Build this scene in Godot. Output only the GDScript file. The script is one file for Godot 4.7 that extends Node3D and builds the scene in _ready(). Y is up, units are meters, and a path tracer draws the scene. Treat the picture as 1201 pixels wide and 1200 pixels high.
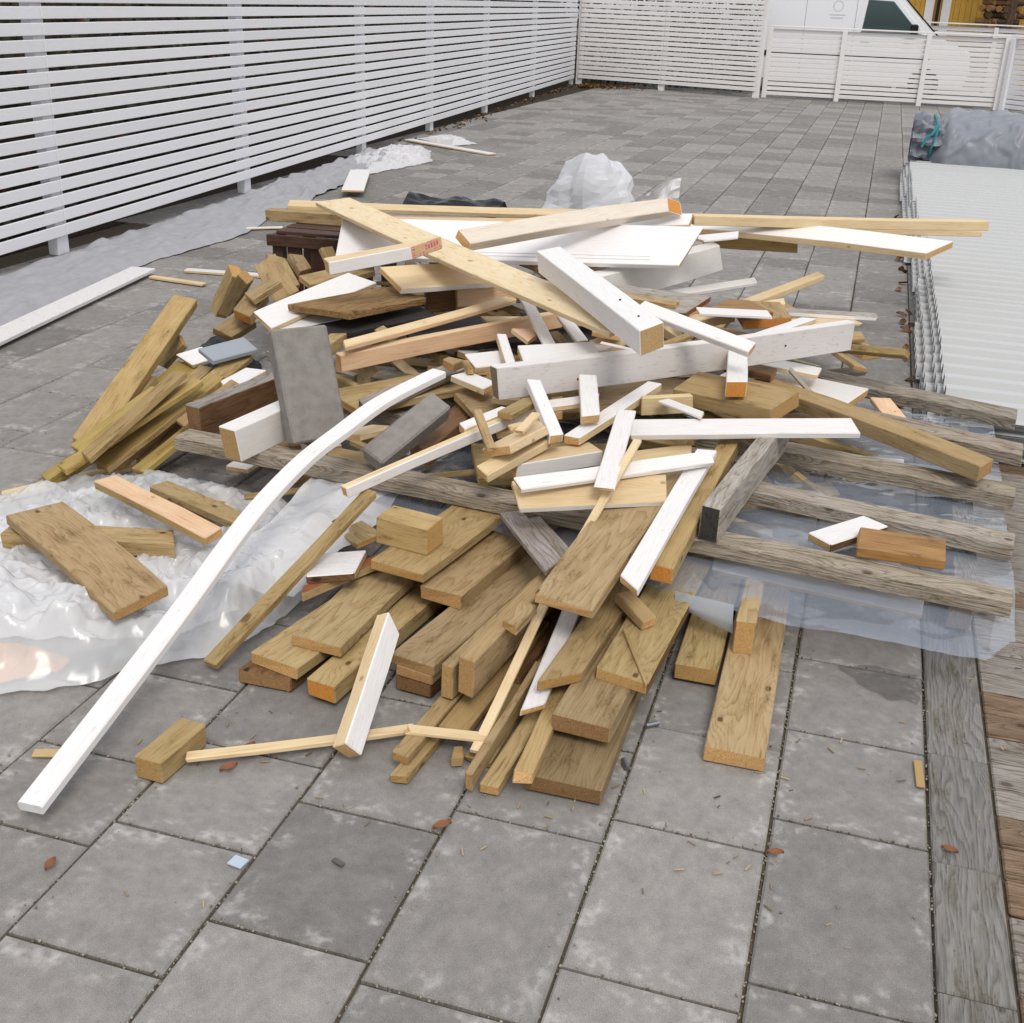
extends Node3D
var M := {}
var used := {}
var rng := RandomNumberGenerator.new()
const UPV := Vector3(0, 1, 0)

# ------------------------------------------------------------------ helpers
func numbered(called: String) -> String:
	if not used.has(called):
		used[called] = 0
		return called
	used[called] += 1
	return "%s_%03d" % [called, used[called]]

func tag(o, label = "", category = "", group = "", kind = ""):
	if label: o.set_meta("label", label)
	if category: o.set_meta("category", category)
	if group: o.set_meta("group", group)
	if kind: o.set_meta("kind", kind)
	return o

func base(called: String, at := Vector3.ZERO, turn := 0.0) -> Node3D:
	var o := Node3D.new()
	o.name = numbered(called)
	add_child(o)
	o.position = at
	o.rotation.y = turn
	return o

func obj(called: String, mesh: Mesh, mat, parent = null) -> MeshInstance3D:
	var o := MeshInstance3D.new()
	o.mesh = mesh
	if mat != null: o.material_override = mat
	if parent == null:
		o.name = numbered(called)
		add_child(o)
	else:
		o.name = called
		parent.add_child(o, true)
	return o

func img_noise(w: int, h: int, freq: float, sd: int, type := FastNoiseLite.TYPE_SIMPLEX_SMOOTH, oct := 3, rot := 0) -> Image:
	var n := FastNoiseLite.new()
	n.noise_type = type
	n.seed = sd
	n.frequency = freq
	n.fractal_octaves = oct
	if type == FastNoiseLite.TYPE_CELLULAR: n.cellular_return_type = rot
	return n.get_seamless_image(w, h)

func stretch(im: Image, w: int, h: int) -> PackedByteArray:
	im.convert(Image.FORMAT_L8)
	im.resize(w, h, Image.INTERPOLATE_CUBIC)
	return im.get_data()

# a wood grain map: value 0 pale early wood .. 255 dark late wood and knots
func grain_map(w: int, h: int, sd: int, rings: int, warp_amp: float, ring_k: float, fibre_k: float, blotch_k: float, knots: Array) -> PackedByteArray:
	var wa := stretch(img_noise(w / 8, h, 0.012, sd), w, h)
	var fi := stretch(img_noise(w / 24, h * 2, 0.35, sd + 1, FastNoiseLite.TYPE_SIMPLEX_SMOOTH, 2), w, h)
	var bl := stretch(img_noise(w / 4, h, 0.02, sd + 2), w, h)
	var out := PackedByteArray()
	out.resize(w * h)
	for y in h:
		var kn: Array = []
		for k in knots:
			if absf(y - k[1]) < k[2] * 9.0: kn.append(k)
		for x in w:
			var i := y * w + x
			var ph := float(y) * rings / h + (wa[i] / 255.0 - 0.5) * warp_amp
			var core := 0.0
			for k in kn:
				var dx: float = (x - k[0]) / 3.2
				var dy: float = y - k[1]
				var q: float = (dx * dx + dy * dy) / (k[2] * k[2])
				if q < 40.0:
					ph += 4.0 * exp(-q / 9.0)
					var q2: float = ((x - k[0]) * (x - k[0]) * 0.45 + dy * dy) / (k[2] * k[2])
					core = maxf(core, clampf(1.35 - q2, 0.0, 1.0))
			var fr := ph - floorf(ph)
			var ring := fr * fr if fr < 0.86 else (1.0 - fr) / 0.14
			var v := ring * ring_k + (fi[i] / 255.0) * fibre_k + (bl[i] / 255.0) * blotch_k
			v = v * (1.0 - core) + core * (0.86 + 0.14 * sin(ph * 9.0))
			out[i] = int(clampf(v, 0.0, 1.0) * 255.0)
	return out

func ramp_tex(data: PackedByteArray, w: int, h: int, stops: Array) -> ImageTexture:
	var g := Gradient.new()
	var offs := PackedFloat32Array()
	var cols := PackedColorArray()
	for s in stops:
		offs.append(s[0])
		cols.append(s[1])
	g.offsets = offs
	g.colors = cols
	var lut := PackedByteArray()
	lut.resize(768)
	for i in 256:
		var c := g.sample(i / 255.0)
		lut[i * 3] = int(clampf(c.r, 0, 1) * 255)
		lut[i * 3 + 1] = int(clampf(c.g, 0, 1) * 255)
		lut[i * 3 + 2] = int(clampf(c.b, 0, 1) * 255)
	var out := PackedByteArray()
	out.resize(w * h * 3)
	var j := 0
	for b in data:
		var q := b * 3
		out[j] = lut[q]
		out[j + 1] = lut[q + 1]
		out[j + 2] = lut[q + 2]
		j += 3
	return ImageTexture.create_from_image(Image.create_from_data(w, h, false, Image.FORMAT_RGB8, out))

func bump_tex(data: PackedByteArray, w: int, h: int, k: float) -> ImageTexture:
	var im := Image.create_from_data(w, h, false, Image.FORMAT_L8, data)
	im.convert(Image.FORMAT_RGBA8)
	im.bump_map_to_normal_map(k)
	return ImageTexture.create_from_image(im)

func smat(tex, col := Color(1, 1, 1), rough := 0.8, norm = null, nk := 1.0) -> StandardMaterial3D:
	var m := StandardMaterial3D.new()
	m.albedo_color = col
	if tex != null: m.albedo_texture = tex
	m.roughness = rough
	m.metallic_specular = 0.4
	if norm != null:
		m.normal_enabled = true
		m.normal_texture = norm
		m.normal_scale = nk
	m.vertex_color_use_as_albedo = true
	m.cull_mode = BaseMaterial3D.CULL_DISABLED
	return m

func tri(m: StandardMaterial3D, s: float) -> StandardMaterial3D:
	m.uv1_triplanar = true
	m.uv1_world_triplanar = true
	m.uv1_scale = Vector3(s, s, s)
	return m

func hexc(r: int, g: int, b: int) -> Color:
	return Color(r / 255.0, g / 255.0, b / 255.0)

# ------------------------------------------------------------------ board mesh: chamfered box, X = length, Y = thickness, Z = width
# surface 0 broad face (+Y), 1 other long faces, 2 ends.  k* shear the ends.
func board_mesh(L: float, t: float, w: float, kA: float, kB: float, kT: float, sg: float, mats: Array, tint: Color, ch := 0.003, uvs := Vector2(1.2, 0.3), rag := 0.0) -> ArrayMesh:
	ch = minf(ch, minf(t, w) * 0.22)
	var st: Array = []
	for i in 4:
		var s := SurfaceTool.new()
		s.begin(Mesh.PRIMITIVE_TRIANGLES)
		s.set_smooth_group(-1)
		s.set_color(tint)
		st.append(s)
	var uo := Vector2(rng.randf(), rng.randf())
	var jit: Array = []
	for i in 8: jit.append(Vector3(rng.randf_range(-rag, rag), 0, 0))
	# long pieces are a little bowed and their edges are not quite straight
	var seg := 3 if L > 0.35 else 1
	var bow := Vector2(rng.randfn(0, 0.004), rng.randfn(0, 0.003)) * minf(L * L, 1.5) if seg > 1 and rag > 0.0 else Vector2.ZERO
	var wob: Array = []
	for i in 16: wob.append(Vector2(rng.randf_range(-1, 1), rng.randf_range(-1, 1)) * minf(rag * 0.35, minf(t, w) * 0.06))
	var E := func(i: int, j: int, k: int, ax: int) -> Vector3:
		# ax = the axis whose face this corner copy lies on (it is inset along the other two)
		var p := Vector3(i * (L / 2 - (0.0 if ax == 0 else ch)), j * (t / 2 - (0.0 if ax == 1 else ch)), k * (w / 2 - (0.0 if ax == 2 else ch)))
		var vf := 0.5 + sg * p.z / w
		if i < 0: p.x += kA * vf + kT * (0.5 - p.y / t)
		else: p.x += kB * vf
		return p + jit[(i + 1) * 2 + (j + 1) + (k + 1) / 2]
	var P := func(i: int, j: int, k: int, ax: int) -> Vector3:
		return E.call(i, j, k, ax)
	# a point of a long edge at s = 0..seg
	var Q := func(s: int, j: int, k: int, ax: int) -> Vector3:
		var a: Vector3 = E.call(-1, j, k, ax)
		var b: Vector3 = E.call(1, j, k, ax)
		var q := a.lerp(b, float(s) / seg)
		if s > 0 and s < seg:
			var r := 1.0 - pow(2.0 * s / seg - 1.0, 2.0)
			var o: Vector2 = wob[s * 4 + (j + 1) + (k + 1) / 2]
			q += Vector3(0, bow.x * r + o.x, bow.y * r + o.y)
		return q
	var quad := func(s: SurfaceTool, a: Vector3, b: Vector3, c: Vector3, d: Vector3, ax: int, outd: Vector3):
		var n := (b - a).cross(c - a)
		if n.dot(outd) > 0.0:
			var x := b
			b = d
			d = x
		for q in [a, b, c, a, c, d]:
			var uv := Vector2.ZERO
			if ax == 0: uv = Vector2(q.y * 6.0 + uo.x, q.z * 6.0 + uo.y)
			elif ax == 1: uv = Vector2(q.x / uvs.x + uo.x, q.z / uvs.y + uo.y)
			else: uv = Vector2(q.x / uvs.x + uo.x, q.y / uvs.y + uo.y + 0.37)
			s.set_uv(uv)
			s.add_vertex(q)
	for k in [-1, 1]:
		quad.call(st[2] if k < 0 or mats.size() < 4 else st[3], P.call(k, -1, -1, 0), P.call(k, -1, 1, 0), P.call(k, 1, 1, 0), P.call(k, 1, -1, 0), 0, Vector3(k, 0, 0))
		for s in seg:
			quad.call(st[0] if k > 0 else st[1], Q.call(s, k, -1, 1), Q.call(s, k, 1, 1), Q.call(s + 1, k, 1, 1), Q.call(s + 1, k, -1, 1), 1, Vector3(0, k, 0))
			quad.call(st[1], Q.call(s, -1, k, 2), Q.call(s, 1, k, 2), Q.call(s + 1, 1, k, 2), Q.call(s + 1, -1, k, 2), 2, Vector3(0, 0, k))
	for a in [-1, 1]:
		for b in [-1, 1]:
			for s in seg: quad.call(st[1] if a < 0 else st[0], Q.call(s, a, b, 1), Q.call(s + 1, a, b, 1), Q.call(s + 1, a, b, 2), Q.call(s, a, b, 2), 1, Vector3(0, a, b))
			quad.call(st[1] if b < 0 else st[0], P.call(a, b, -1, 0), P.call(a, b, 1, 0), P.call(a, b, 1, 1), P.call(a, b, -1, 1), 1, Vector3(a, b, 0))
			quad.call(st[1], P.call(a, -1, b, 0), P.call(a, 1, b, 0), P.call(a, 1, b, 2), P.call(a, -1, b, 2), 2, Vector3(a, 0, b))
			for c in [-1, 1]:
				var x: Vector3 = P.call(a, b, c, 0)
				var y: Vector3 = P.call(a, b, c, 1)
				var z: Vector3 = P.call(a, b, c, 2)
				if (y - x).cross(z - x).dot(Vector3(a, b, c)) > 0.0:
					var q := y
					y = z
					z = q
				for v in [x, y, z]:
					st[1].set_uv(Vector2(v.x / uvs.x + uo.x, v.z / uvs.y + uo.y))
					st[1].add_vertex(v)
	var m := ArrayMesh.new()
	for i in (4 if mats.size() > 3 else 3):
		st[i].generate_normals()
		st[i].generate_tangents()
		st[i].commit(m)
		if mats.size() > i and mats[i] != null: m.surface_set_material(i, mats[i])
	return m

func bbox(L: float, t: float, w: float, mat, tint := Color(1, 1, 1), ch := 0.003, uvs := Vector2(1.2, 0.3)) -> ArrayMesh:
	return board_mesh(L, t, w, 0, 0, 0, 1.0, [mat, mat, mat], tint, ch, uvs)

# a grid surface: f(i, j) gives a point or null
func sheet(nu: int, nv: int, f: Callable, smooth := true, thick := 0.0) -> ArrayMesh:
	var pts: Array = []
	for i in nu + 1:
		for j in nv + 1: pts.append(f.call(float(i) / nu, float(j) / nv))
	var s := SurfaceTool.new()
	s.begin(Mesh.PRIMITIVE_TRIANGLES)
	s.set_smooth_group(0 if smooth else -1)
	s.set_color(Color(1, 1, 1))
	for i in nu:
		for j in nv:
			var q := [i * (nv + 1) + j, (i + 1) * (nv + 1) + j, (i + 1) * (nv + 1) + j + 1, i * (nv + 1) + j + 1]
			var ok := true
			for k in q:
				if pts[k] == null: ok = false
			if not ok: continue
			for k in [0, 1, 2, 0, 2, 3]:
				var id: int = q[k]
				s.set_uv(Vector2(float(id / (nv + 1)) / nu, float(id % (nv + 1)) / nv))
				s.add_vertex(pts[id])
	if smooth: s.index()
	s.generate_normals()
	return s.commit()

# a swept strip with a rectangular section through given points
func swept(path: Array, w: float, t: float, upd := Vector3.UP) -> ArrayMesh:
	var s := SurfaceTool.new()
	s.begin(Mesh.PRIMITIVE_TRIANGLES)
	s.set_smooth_group(-1)
	s.set_color(Color(1, 1, 1))
	var rings: Array = []
	var d := 0.0
	var ds: Array = []
	for i in path.size():
		var a: Vector3 = path[maxi(i - 1, 0)]
		var b: Vector3 = path[mini(i + 1, path.size() - 1)]
		var u := (b - a).normalized()
		var sd := u.cross(upd).normalized()
		var n := sd.cross(u).normalized()
		var c: Vector3 = path[i]
		if i > 0: d += c.distance_to(path[i - 1])
		ds.append(d)
		var ch := minf(w, t) * 0.15
		rings.append([c + sd * (w / 2 - ch) + n * t / 2, c + sd * w / 2 + n * (t / 2 - ch), c + sd * w / 2 - n * (t / 2 - ch), c + sd * (w / 2 - ch) - n * t / 2, c - sd * (w / 2 - ch) - n * t / 2, c - sd * w / 2 - n * (t / 2 - ch), c - sd * w / 2 + n * (t / 2 - ch), c - sd * (w / 2 - ch) + n * t / 2])
	for i in path.size() - 1:
		for k in 8:
			var k2 := (k + 1) % 8
			var v := [rings[i][k], rings[i][k2], rings[i + 1][k2], rings[i + 1][k]]
			var uv := [Vector2(ds[i] / 1.2, k * 0.08), Vector2(ds[i] / 1.2, k * 0.08 + 0.08), Vector2(ds[i + 1] / 1.2, k * 0.08 + 0.08), Vector2(ds[i + 1] / 1.2, k * 0.08)]
			for q in [0, 1, 2, 0, 2, 3]:
				s.set_uv(uv[q])
				s.add_vertex(v[q])
	for e in [0, path.size() - 1]:
		for k in range(1, 7):
			for q in [0, k, k + 1]:
				s.set_uv(Vector2(q * 0.1, 0.5))
				s.add_vertex(rings[e][q])
	s.generate_normals()
	return s.commit()

func smooth_path(pts: Array, n: int) -> Array:
	var out: Array = []
	for i in pts.size() - 1:
		var p0: Vector3 = pts[maxi(i - 1, 0)]
		var p1: Vector3 = pts[i]
		var p2: Vector3 = pts[i + 1]
		var p3: Vector3 = pts[mini(i + 2, pts.size() - 1)]
		for k in n: out.append(p1.cubic_interpolate(p2, p0, p3, float(k) / n))
	out.append(pts[-1])
	return out

func noise(freq: float, sd: int, oct := 3) -> FastNoiseLite:
	var n := FastNoiseLite.new()
	n.seed = sd
	n.frequency = freq
	n.fractal_octaves = oct
	return n

# each loose piece: name, materials (broad face, other faces, ends), [centre, axis, face normal, length, width, thickness, end skews, side], label
const BOARDS := [
	["scrap_board","aged,aged,edark",[-0.4752,0.0275,-2.7528,0.0036,0,-1,0,1,0,1.1574,0.1918,0.045,0,0,0,-1],"wide weathered tan board lying flat on the slabs, gritty front end"],
	["scrap_board","tan,tan,etan",[-0.118,0.0281,-3.0886,-0.0131,0.0062,-0.9999,0.0007,1,0.0062,1.3019,0.1489,0.042,0,0,0,-1],"long wide tan plank with gritty cut end on the slabs under the plastic sheet"],
	["scrap_board","brown,brown,edark",[-1.2916,0.024,-2.6602,0.165,0,-0.9863,0,1,0,0.5719,0.1493,0.042,-0.0269,0,0,-1],"dark brown bottom board of the stack beside the plastic packaging"],
	["scrap_board","tan,tan,etan",[-0.2611,0.035,-3.2171,-0.0093,0,-1,0,1,0,0.8754,0.1171,0.0512,0,0,0,-1],"dark damp plank end in the shade beneath the hanging plastic flap"],
	["scrap_board","tan,tan,etan",[-0.6887,0.011,-2.5461,0.04,0,-0.9992,0,1,0,0.6392,0.0695,0.018,0.0089,0,0,-1],"thin brown board lying under the narrow strips at the heap front"],
	["scrap_board","tan,tan,etan",[-0.8273,0.015,-2.342,0.1003,0,-0.995,0,1,0,0.4868,0.0405,0.026,-0.0085,0,0,-1],"narrow tan lath on the slabs sticking out furthest at the heap front"],
	["scrap_board","tan,tan,etan",[-0.8431,0.041,-2.386,0.0956,0,-0.9954,0,1,0,0.4913,0.0459,0.0276,0,0,0,-1],"narrow tan lath lying parallel behind the lath that sticks out furthest"],
	["scrap_board","tan2,tan2,etan",[-0.7609,0.0427,-2.5929,0.0839,0.0171,-0.9963,0.0018,0.9998,0.0173,0.5867,0.0745,0.0248,-0.0144,0,0,-1],"tan board with a round knot behind the narrow laths"],
	["scrap_board","tan,tan,etan",[-0.6165,0.0206,-2.457,0.0721,0.014,-0.9973,-0.0011,0.9999,0.014,0.6569,0.0472,0.028,0,0,0,-1],"flat tan lath beside the gritty wide board on the slabs"],
	["scrap_board","tan2,tan2,epine",[-0.5678,0.065,-2.369,-0.0287,0,-0.9996,0,1,0,0.4747,0.0459,0.03,0,0,0,-1],"short pale lath with a splintered end on the wide weathered board"],
	["scrap_board","tan,tan,etan",[-0.6698,0.0523,-2.3572,0.0572,0.0493,-0.9971,-0.0238,0.9986,0.048,0.5026,0.0206,0.0498,0.0088,0,0,-1],"thin tan lath standing on edge beside the flat tan lath"],
	["scrap_board","tan,tan,etan",[-1.2583,0.062,-2.6962,0.2035,0,-0.9791,0,1,0,0.6414,0.1571,0.0361,0,0,0,-1],"tan plank on the dark bottom board beside the plastic packaging"],
	["scrap_board","aged,aged,edark",[-0.4534,0.095,-2.6808,0.0589,0,-0.9983,0,1,0,0.6999,0.1477,0.0494,0,0,0,-1],"brown damp plank on top of the wide weathered board"],
	["scrap_board","brown,brown,edark",[-0.9134,0.025,-2.8009,0.1371,0,-0.9906,0,1,0,0.6774,0.1059,0.04,0,0,0,-1],"brown plank end tucked under the tan planks in the shade"],
	["scrap_board","tan,tan,etan",[-0.8978,0.06,-2.8462,0.1615,0,-0.9869,0,1,0,0.7614,0.1118,0.0302,0,0,0,-1],"second tan plank beneath the wide grained plank"],
	["scrap_board","tan,tan,etan",[-1.204,0.1025,-2.8587,0.0805,0.0128,-0.9967,-0.0018,0.9999,0.0127,0.7949,0.1513,0.0352,0,0,0,-1],"wide tan plank with a dark knot above the dark bottom boards"],
	["stud","tan,tan,eor",[-1.1065,0.0425,-2.7696,0.1401,0,-0.9901,0,1,0,0.8625,0.0873,0.0547,0,0,0,-1],"long tan stud with an orange cut end between the tan planks"],
	["stud","tan,tan,etan",[-0.7881,0.11,-2.7333,0.1527,0,-0.9883,0,1,0,0.6876,0.0341,0.0973,0,0,0,-1],"left one of two tan studs standing on edge side by side"],
	["stud","tan2,tan,etan",[-0.7424,0.145,-2.7085,0.1281,0,-0.9918,0,1,0,0.6729,0.0483,0.1053,0.012,0,0,-1],"right one of two tan studs standing on edge, swirling grain on top"],
	["scrap_board","tan,tan,etan",[-0.8838,0.089,-2.9216,0.179,0,-0.9838,0,1,0,0.913,0.1345,0.0324,0,0,0,-1],"wide grained tan plank beside the two studs standing on edge"],
	["scrap_board","tan,tan,etan",[-0.925,0.1275,-3.2255,0.1719,0,-0.9851,0,1,0,0.8898,0.1355,0.0453,0,0,0,-1],"dark shaded plank under the plank that carries the square block"],
	["scrap_board","tan,brown,etan",[-0.382,0.1375,-2.9574,0.073,0,-0.9973,0,1,0,0.919,0.1431,0.0347,0.0236,0,0,-1],"wide tan plank with knots beside the hanging plastic flap"],
	["scrap_board","brown,brown,edark",[-0.7022,0.025,-2.8845,0.0831,0,-0.9965,0,1,0,0.6059,0.0585,0.04,0.0106,0,0,-1],"reddish brown plank end in the gap beside the standing studs"],
	["scrap_board","white2,pine,epine",[-0.6169,0.1221,-2.6545,-0.0381,0.096,-0.9946,0.1084,0.9899,0.0914,0.6264,0.0516,0.0203,0.0552,0,0,1],"scuffed white board with a pointed end at the front of the heap"],
	["scrap_board","tan,tan,etan",[-0.5283,0.145,-2.8387,0.0816,0.0151,-0.9965,0.0192,0.9997,0.0167,0.6899,0.0884,0.0324,-0.0873,0,0,-1],"greenish tan plank with dark cut end beside the pointed white board"],
	["stud","pinkb,tan,etan",[-1.2874,0.1422,-2.8064,0.4698,0.0443,-0.8816,-0.0815,0.9967,0.0067,0.3856,0.0353,0.0308,0.0344,0,0,-1],"reddish brown rounded batten under the grey topped offcut"],
	["scrap_board","white2,brown,eraw",[-1.3363,0.1664,-2.7807,-0.9268,-0.0754,0.3679,-0.0759,0.997,0.0132,0.1357,0.1512,0.0256,-0.0308,0,0,1],"grey topped offcut with a brown edge beside the square block"],
	["scrap_board","tan,tan,etan",[-1.0847,0.184,-3.0842,0.1782,0,-0.984,0,1,0,0.5984,0.1778,0.0323,0,0,0,-1],"thick tan plank carrying the square tan block"],
	["wood_block","tan2,tan2,etan",[-1.1611,0.2425,-2.9507,0.9861,0,0.1664,-0,1,0,0.1752,0.1025,0.0859,0,0,0,-1],"square tan timber block on the thick tan plank"],
	["stud","tan,tan,etan",[-0.1493,0.1025,-3.0427,-0.0108,0,-0.9999,0,1,0,0.2732,0.0555,0.1047,0,0,0,-1],"short tan timber offcut lying on the long plank under the plastic sheet"],
	["wood_block","tan2,tan2,etan",[-1.3946,0.032,-1.9988,0.0963,0,-0.9954,0,1,0,0.1753,0.0728,0.06,0,0,0,-1],"tan square timber offcut lying alone on the paving slabs"],
	["stick","pine,pine,epine",[-1.1193,0.026,-2.1416,0.844,0,-0.5364,0,1,0,0.5529,0.0317,0.0139,0,0,0,-1],"pale thin stick with a dark knot beside the lone timber offcut"],
	["stick","pine,pine,epine",[-0.7831,0.059,-2.252,0.9861,0,-0.1662,0,1,0,0.1971,0.0331,0.0119,0,0,0,-1],"short pale splintered stick across the narrow laths"],
	["wood_block","tan2,tan2,etan",[-0.7526,0.016,-2.2287,0.897,0,-0.4419,0,1,0,0.031,0.048,0.028,0.0097,0,0,-1],"tiny tan offcut on the slabs beside the narrow laths"],
	["scrap_board","white,pine,epine",[-1.0199,0.1074,-2.3086,-0.1319,0.3067,-0.9426,0.8493,0.5253,0.052,0.3901,0.0608,0.0449,-0.0111,0.035,0,-1],"white wedge shaped board leaning on the long tan stud, raw left edge"],
	["stick","tan2,tan2,eor",[-0.4007,0.1611,-2.6048,-0.4123,0.0388,-0.9102,0.0471,0.9987,0.0212,0.2568,0.0083,0.008,-0.0073,0,0,-1],"thin orange sliver lying on the wide knotty plank"],
	["wood_block","tan,tan,etan",[-0.7159,0.21,-2.6063,0.139,0,-0.9903,0,1,0,0.1366,0.0482,0.0289,0.0204,0,0,-1],"small dark notched offcut on the standing studs"],
	["rack_bar","grey,grey,egrey",[-0.832,0.2253,-3.2764,-0.9954,0,-0.0959,-0.0006,1,0.0066,2.7682,0.095,0.05,0,0,0,1],"long weathered grey bar at the front edge of the plastic sheet"],
	["rack_bar","grey,grey,egrey",[-0.6545,0.2269,-3.7727,-0.9833,0,-0.182,-0.0073,0.9992,0.0392,2.5166,0.095,0.05,0,0,0,1],"weathered grey bar behind the small white offcut on the plastic sheet"],
	["rack_bar","grey,grey,egrey",[-0.6173,0.2297,-4.1531,-0.9893,0,-0.1458,-0.0142,0.9953,0.0962,2.504,0.095,0.05,0,0,0,1],"weathered grey bar with a mossy end under the tan beam"],
	["rack_bar","grey,grey,egrey",[-0.4207,0.232,-4.7847,-0.9467,0,-0.3222,-0.046,0.9898,0.1351,2.3587,0.095,0.05,0.0257,0,0,1],"weathered grey bar between the tan beam and the corrugated sheets"],
	["rack_bar","grey,grey,egrey",[-0.4375,0.2324,-5.2401,-0.9437,0,-0.3307,-0.0497,0.9886,0.1418,2.437,0.095,0.05,0.0205,0,0,1],"weathered grey bar with its end on the corrugated sheets"],
	["stick","pine,pine,epine",[-2.6499,0.0198,-3.3575,0.5436,0.0186,-0.8391,-0.0153,0.9998,0.0123,0.5446,0.0614,0.0203,0.0201,0,0,-1],"pale lath lying along the upper edge of the plastic packaging"],
	["scrap_board","tan,tan,etan",[-2.4424,0.1207,-3.7761,0.018,0.2624,-0.9648,-0.0998,0.9606,0.2594,0.5734,0.1081,0.0301,0.0376,0,0,-1],"shaded tan board under the nailed board of the leaning fan"],
	["scrap_board","ytan,ytan,etan",[-2.5741,0.135,-3.5016,0.3438,0.2914,-0.8927,-0.0599,0.9555,0.2889,0.5911,0.0581,0.0492,0.0079,0,0,-1],"thin tan lath of the leaning fan reaching furthest onto the slabs"],
	["scrap_board","ytan,ytan,etan",[-2.7204,0.1129,-3.9808,0.0738,0.2896,-0.9543,0.0175,0.9564,0.2916,0.6021,0.1231,0.0308,0.0233,0,0,-1],"yellowish board of the leaning fan beside the thick leaning stud"],
	["scrap_board","tan,tan,etan",[-2.7613,0.1128,-3.8269,-0.0212,0.3165,-0.9484,-0.185,0.9309,0.3148,0.483,0.0923,0.0306,0.0521,0,0,-1],"short tan batten of the leaning fan with a dark knot"],
	["scrap_board","tan,tan,etan",[-2.4603,0.186,-3.8344,0.189,0.298,-0.9357,0.2091,0.9188,0.3349,0.7847,0.077,0.0305,-0.0658,0,0,-1],"long nailed tan board of the leaning fan"],
	["stud","tan2,tan2,etan",[-2.7945,0.2363,-4.0317,-0.1623,0.2791,-0.9464,0.1902,0.95,0.2476,1.1386,0.1093,0.0447,0.0407,0,0,-1],"thick tan stud standing out highest of the leaning fan"],
	["scrap_board","ytan,ytan,etan",[-2.5518,0.2087,-3.5255,0.348,0.3745,-0.8594,-0.1922,0.9258,0.3255,0.4018,0.0864,0.0282,0.0127,0,0,-1],"yellow green board lying lowest beside the thick leaning stud"],
	["scrap_board","ytan,ytan,etan",[-2.4765,0.2113,-3.506,0.3642,0.3121,-0.8775,-0.169,0.9487,0.2673,0.6387,0.0691,0.0237,0.0119,0,0,-1],"slim yellow green lath of the leaning fan beside the thin tan lath"],
	["scrap_board","ytan,tan,etan",[-2.4374,0.1858,-3.6384,0.2832,0.3342,-0.899,-0.1564,0.9409,0.3005,0.6183,0.0871,0.0246,0.0147,0,0,-1],"yellow green board of the leaning fan under the nailed board"],
	["scrap_board","tan2,tan2,etan",[-2.4593,0.2531,-3.4928,0.1854,0.3508,-0.9179,-0.2093,0.9268,0.312,0.5403,0.0749,0.0237,0.0302,0,0,-1],"slim tan lath of the leaning fan beside the short batten"],
	["scrap_board","ytan,ytan,etan",[-2.348,0.1419,-3.6521,0.2942,0.3488,-0.8898,-0.1496,0.9363,0.3176,0.4905,0.0683,0.0252,0,0,0,-1],"yellow green lath of the leaning fan nearest the grey bars"],
	["scrap_board","tan,tan,etan",[-2.8494,0.2159,-4.3794,0.643,0.7282,-0.2372,-0.4111,0.5895,0.6954,0.1411,0.0868,0.0308,-0.0406,0,0,-1],"short tan board end in the leaning fan before the black bag"],
	["scrap_board","tan,tan,etan",[-3.0521,0.2811,-5.2234,0.4891,0.8695,0.0689,-0.6219,0.2923,0.7265,0.2603,0.1029,0.0617,-0.0235,0,0,-1],"short tan board end upright beside the black plastic"],
	["scrap_board","tan2,tan2,etan",[-2.9083,0.3216,-5.0641,0.6035,0.6249,0.4953,-0.312,-0.3866,0.8679,0.3572,0.0658,0.0507,-0.0648,0,0,-1],"short tan board upright next to the orange ended batten"],
	["stud","tan,tan,etan",[-2.7589,0.2395,-4.7998,0.5055,0.3743,-0.7774,0.1989,0.8262,0.5271,0.1373,0.1028,0.0411,-0.04,0,0,-1],"short brown batten end below the orange ended batten"],
	["scrap_board","tan,tan,etan",[-2.8263,0.3514,-5.4151,-0.6176,0.1772,-0.7662,0.3287,0.9433,-0.0468,0.4652,0.1064,0.0309,0.1033,0,0,1],"tan board leaning against the brown slatted crate"],
	["scrap_board","tan2,tan2,etan",[-2.7638,0.3779,-5.2103,-0.6455,0.1845,-0.7411,-0.2826,0.8438,0.4562,0.4385,0.1282,0.0309,-0.0246,0,0,1],"tan splintered board beside the orange ended batten"],
	["stud","tan,tan,etan",[-2.8215,0.363,-5.5958,-0.6937,0.3524,-0.6281,0.3981,0.9144,0.0734,0.1755,0.0904,0.0412,0.0496,0,0,1],"small tan batten end standing before the brown slatted crate"],
	["stud","tan,tan,etan",[-2.6991,0.4187,-5.6806,-0.5626,0.7417,-0.3651,0.6494,0.6698,0.36,0.0835,0.0773,0.031,0,0,0,1],"rounded tan batten end before the slots of the brown crate"],
	["scrap_board","tan,tan,epine",[-2.428,0.4285,-5.2053,-0.5075,-0.0548,0.8599,0.196,0.9645,0.1771,0.3769,0.1032,0.031,-0.0628,0,0,1],"tan board lying along the foot of the brown crate"],
	["stud","tan,tan,eor",[-2.6967,0.3262,-4.7978,-0.2054,0.1343,-0.9694,-0.0926,0.9834,0.1558,0.3034,0.112,0.0458,0.0997,0,0,-1],"tan batten with an orange cut end in the left cluster"],
	["scrap_board","white,pine,epine",[-2.668,0.2355,-4.2823,0.4656,0.0935,-0.8801,0.2246,0.9494,0.2197,0.1096,0.1024,0.0205,-0.0139,0,0,-1],"small white board end between the fan and the grey blue board"],
	["scrap_board","blue,blue,blue",[-2.4318,0.3298,-4.145,0.569,0.0994,-0.8163,0.064,0.9843,0.1644,0.2027,0.1326,0.0201,0,0,0,-1],"grey blue board end beside the concrete slab"],
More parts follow.
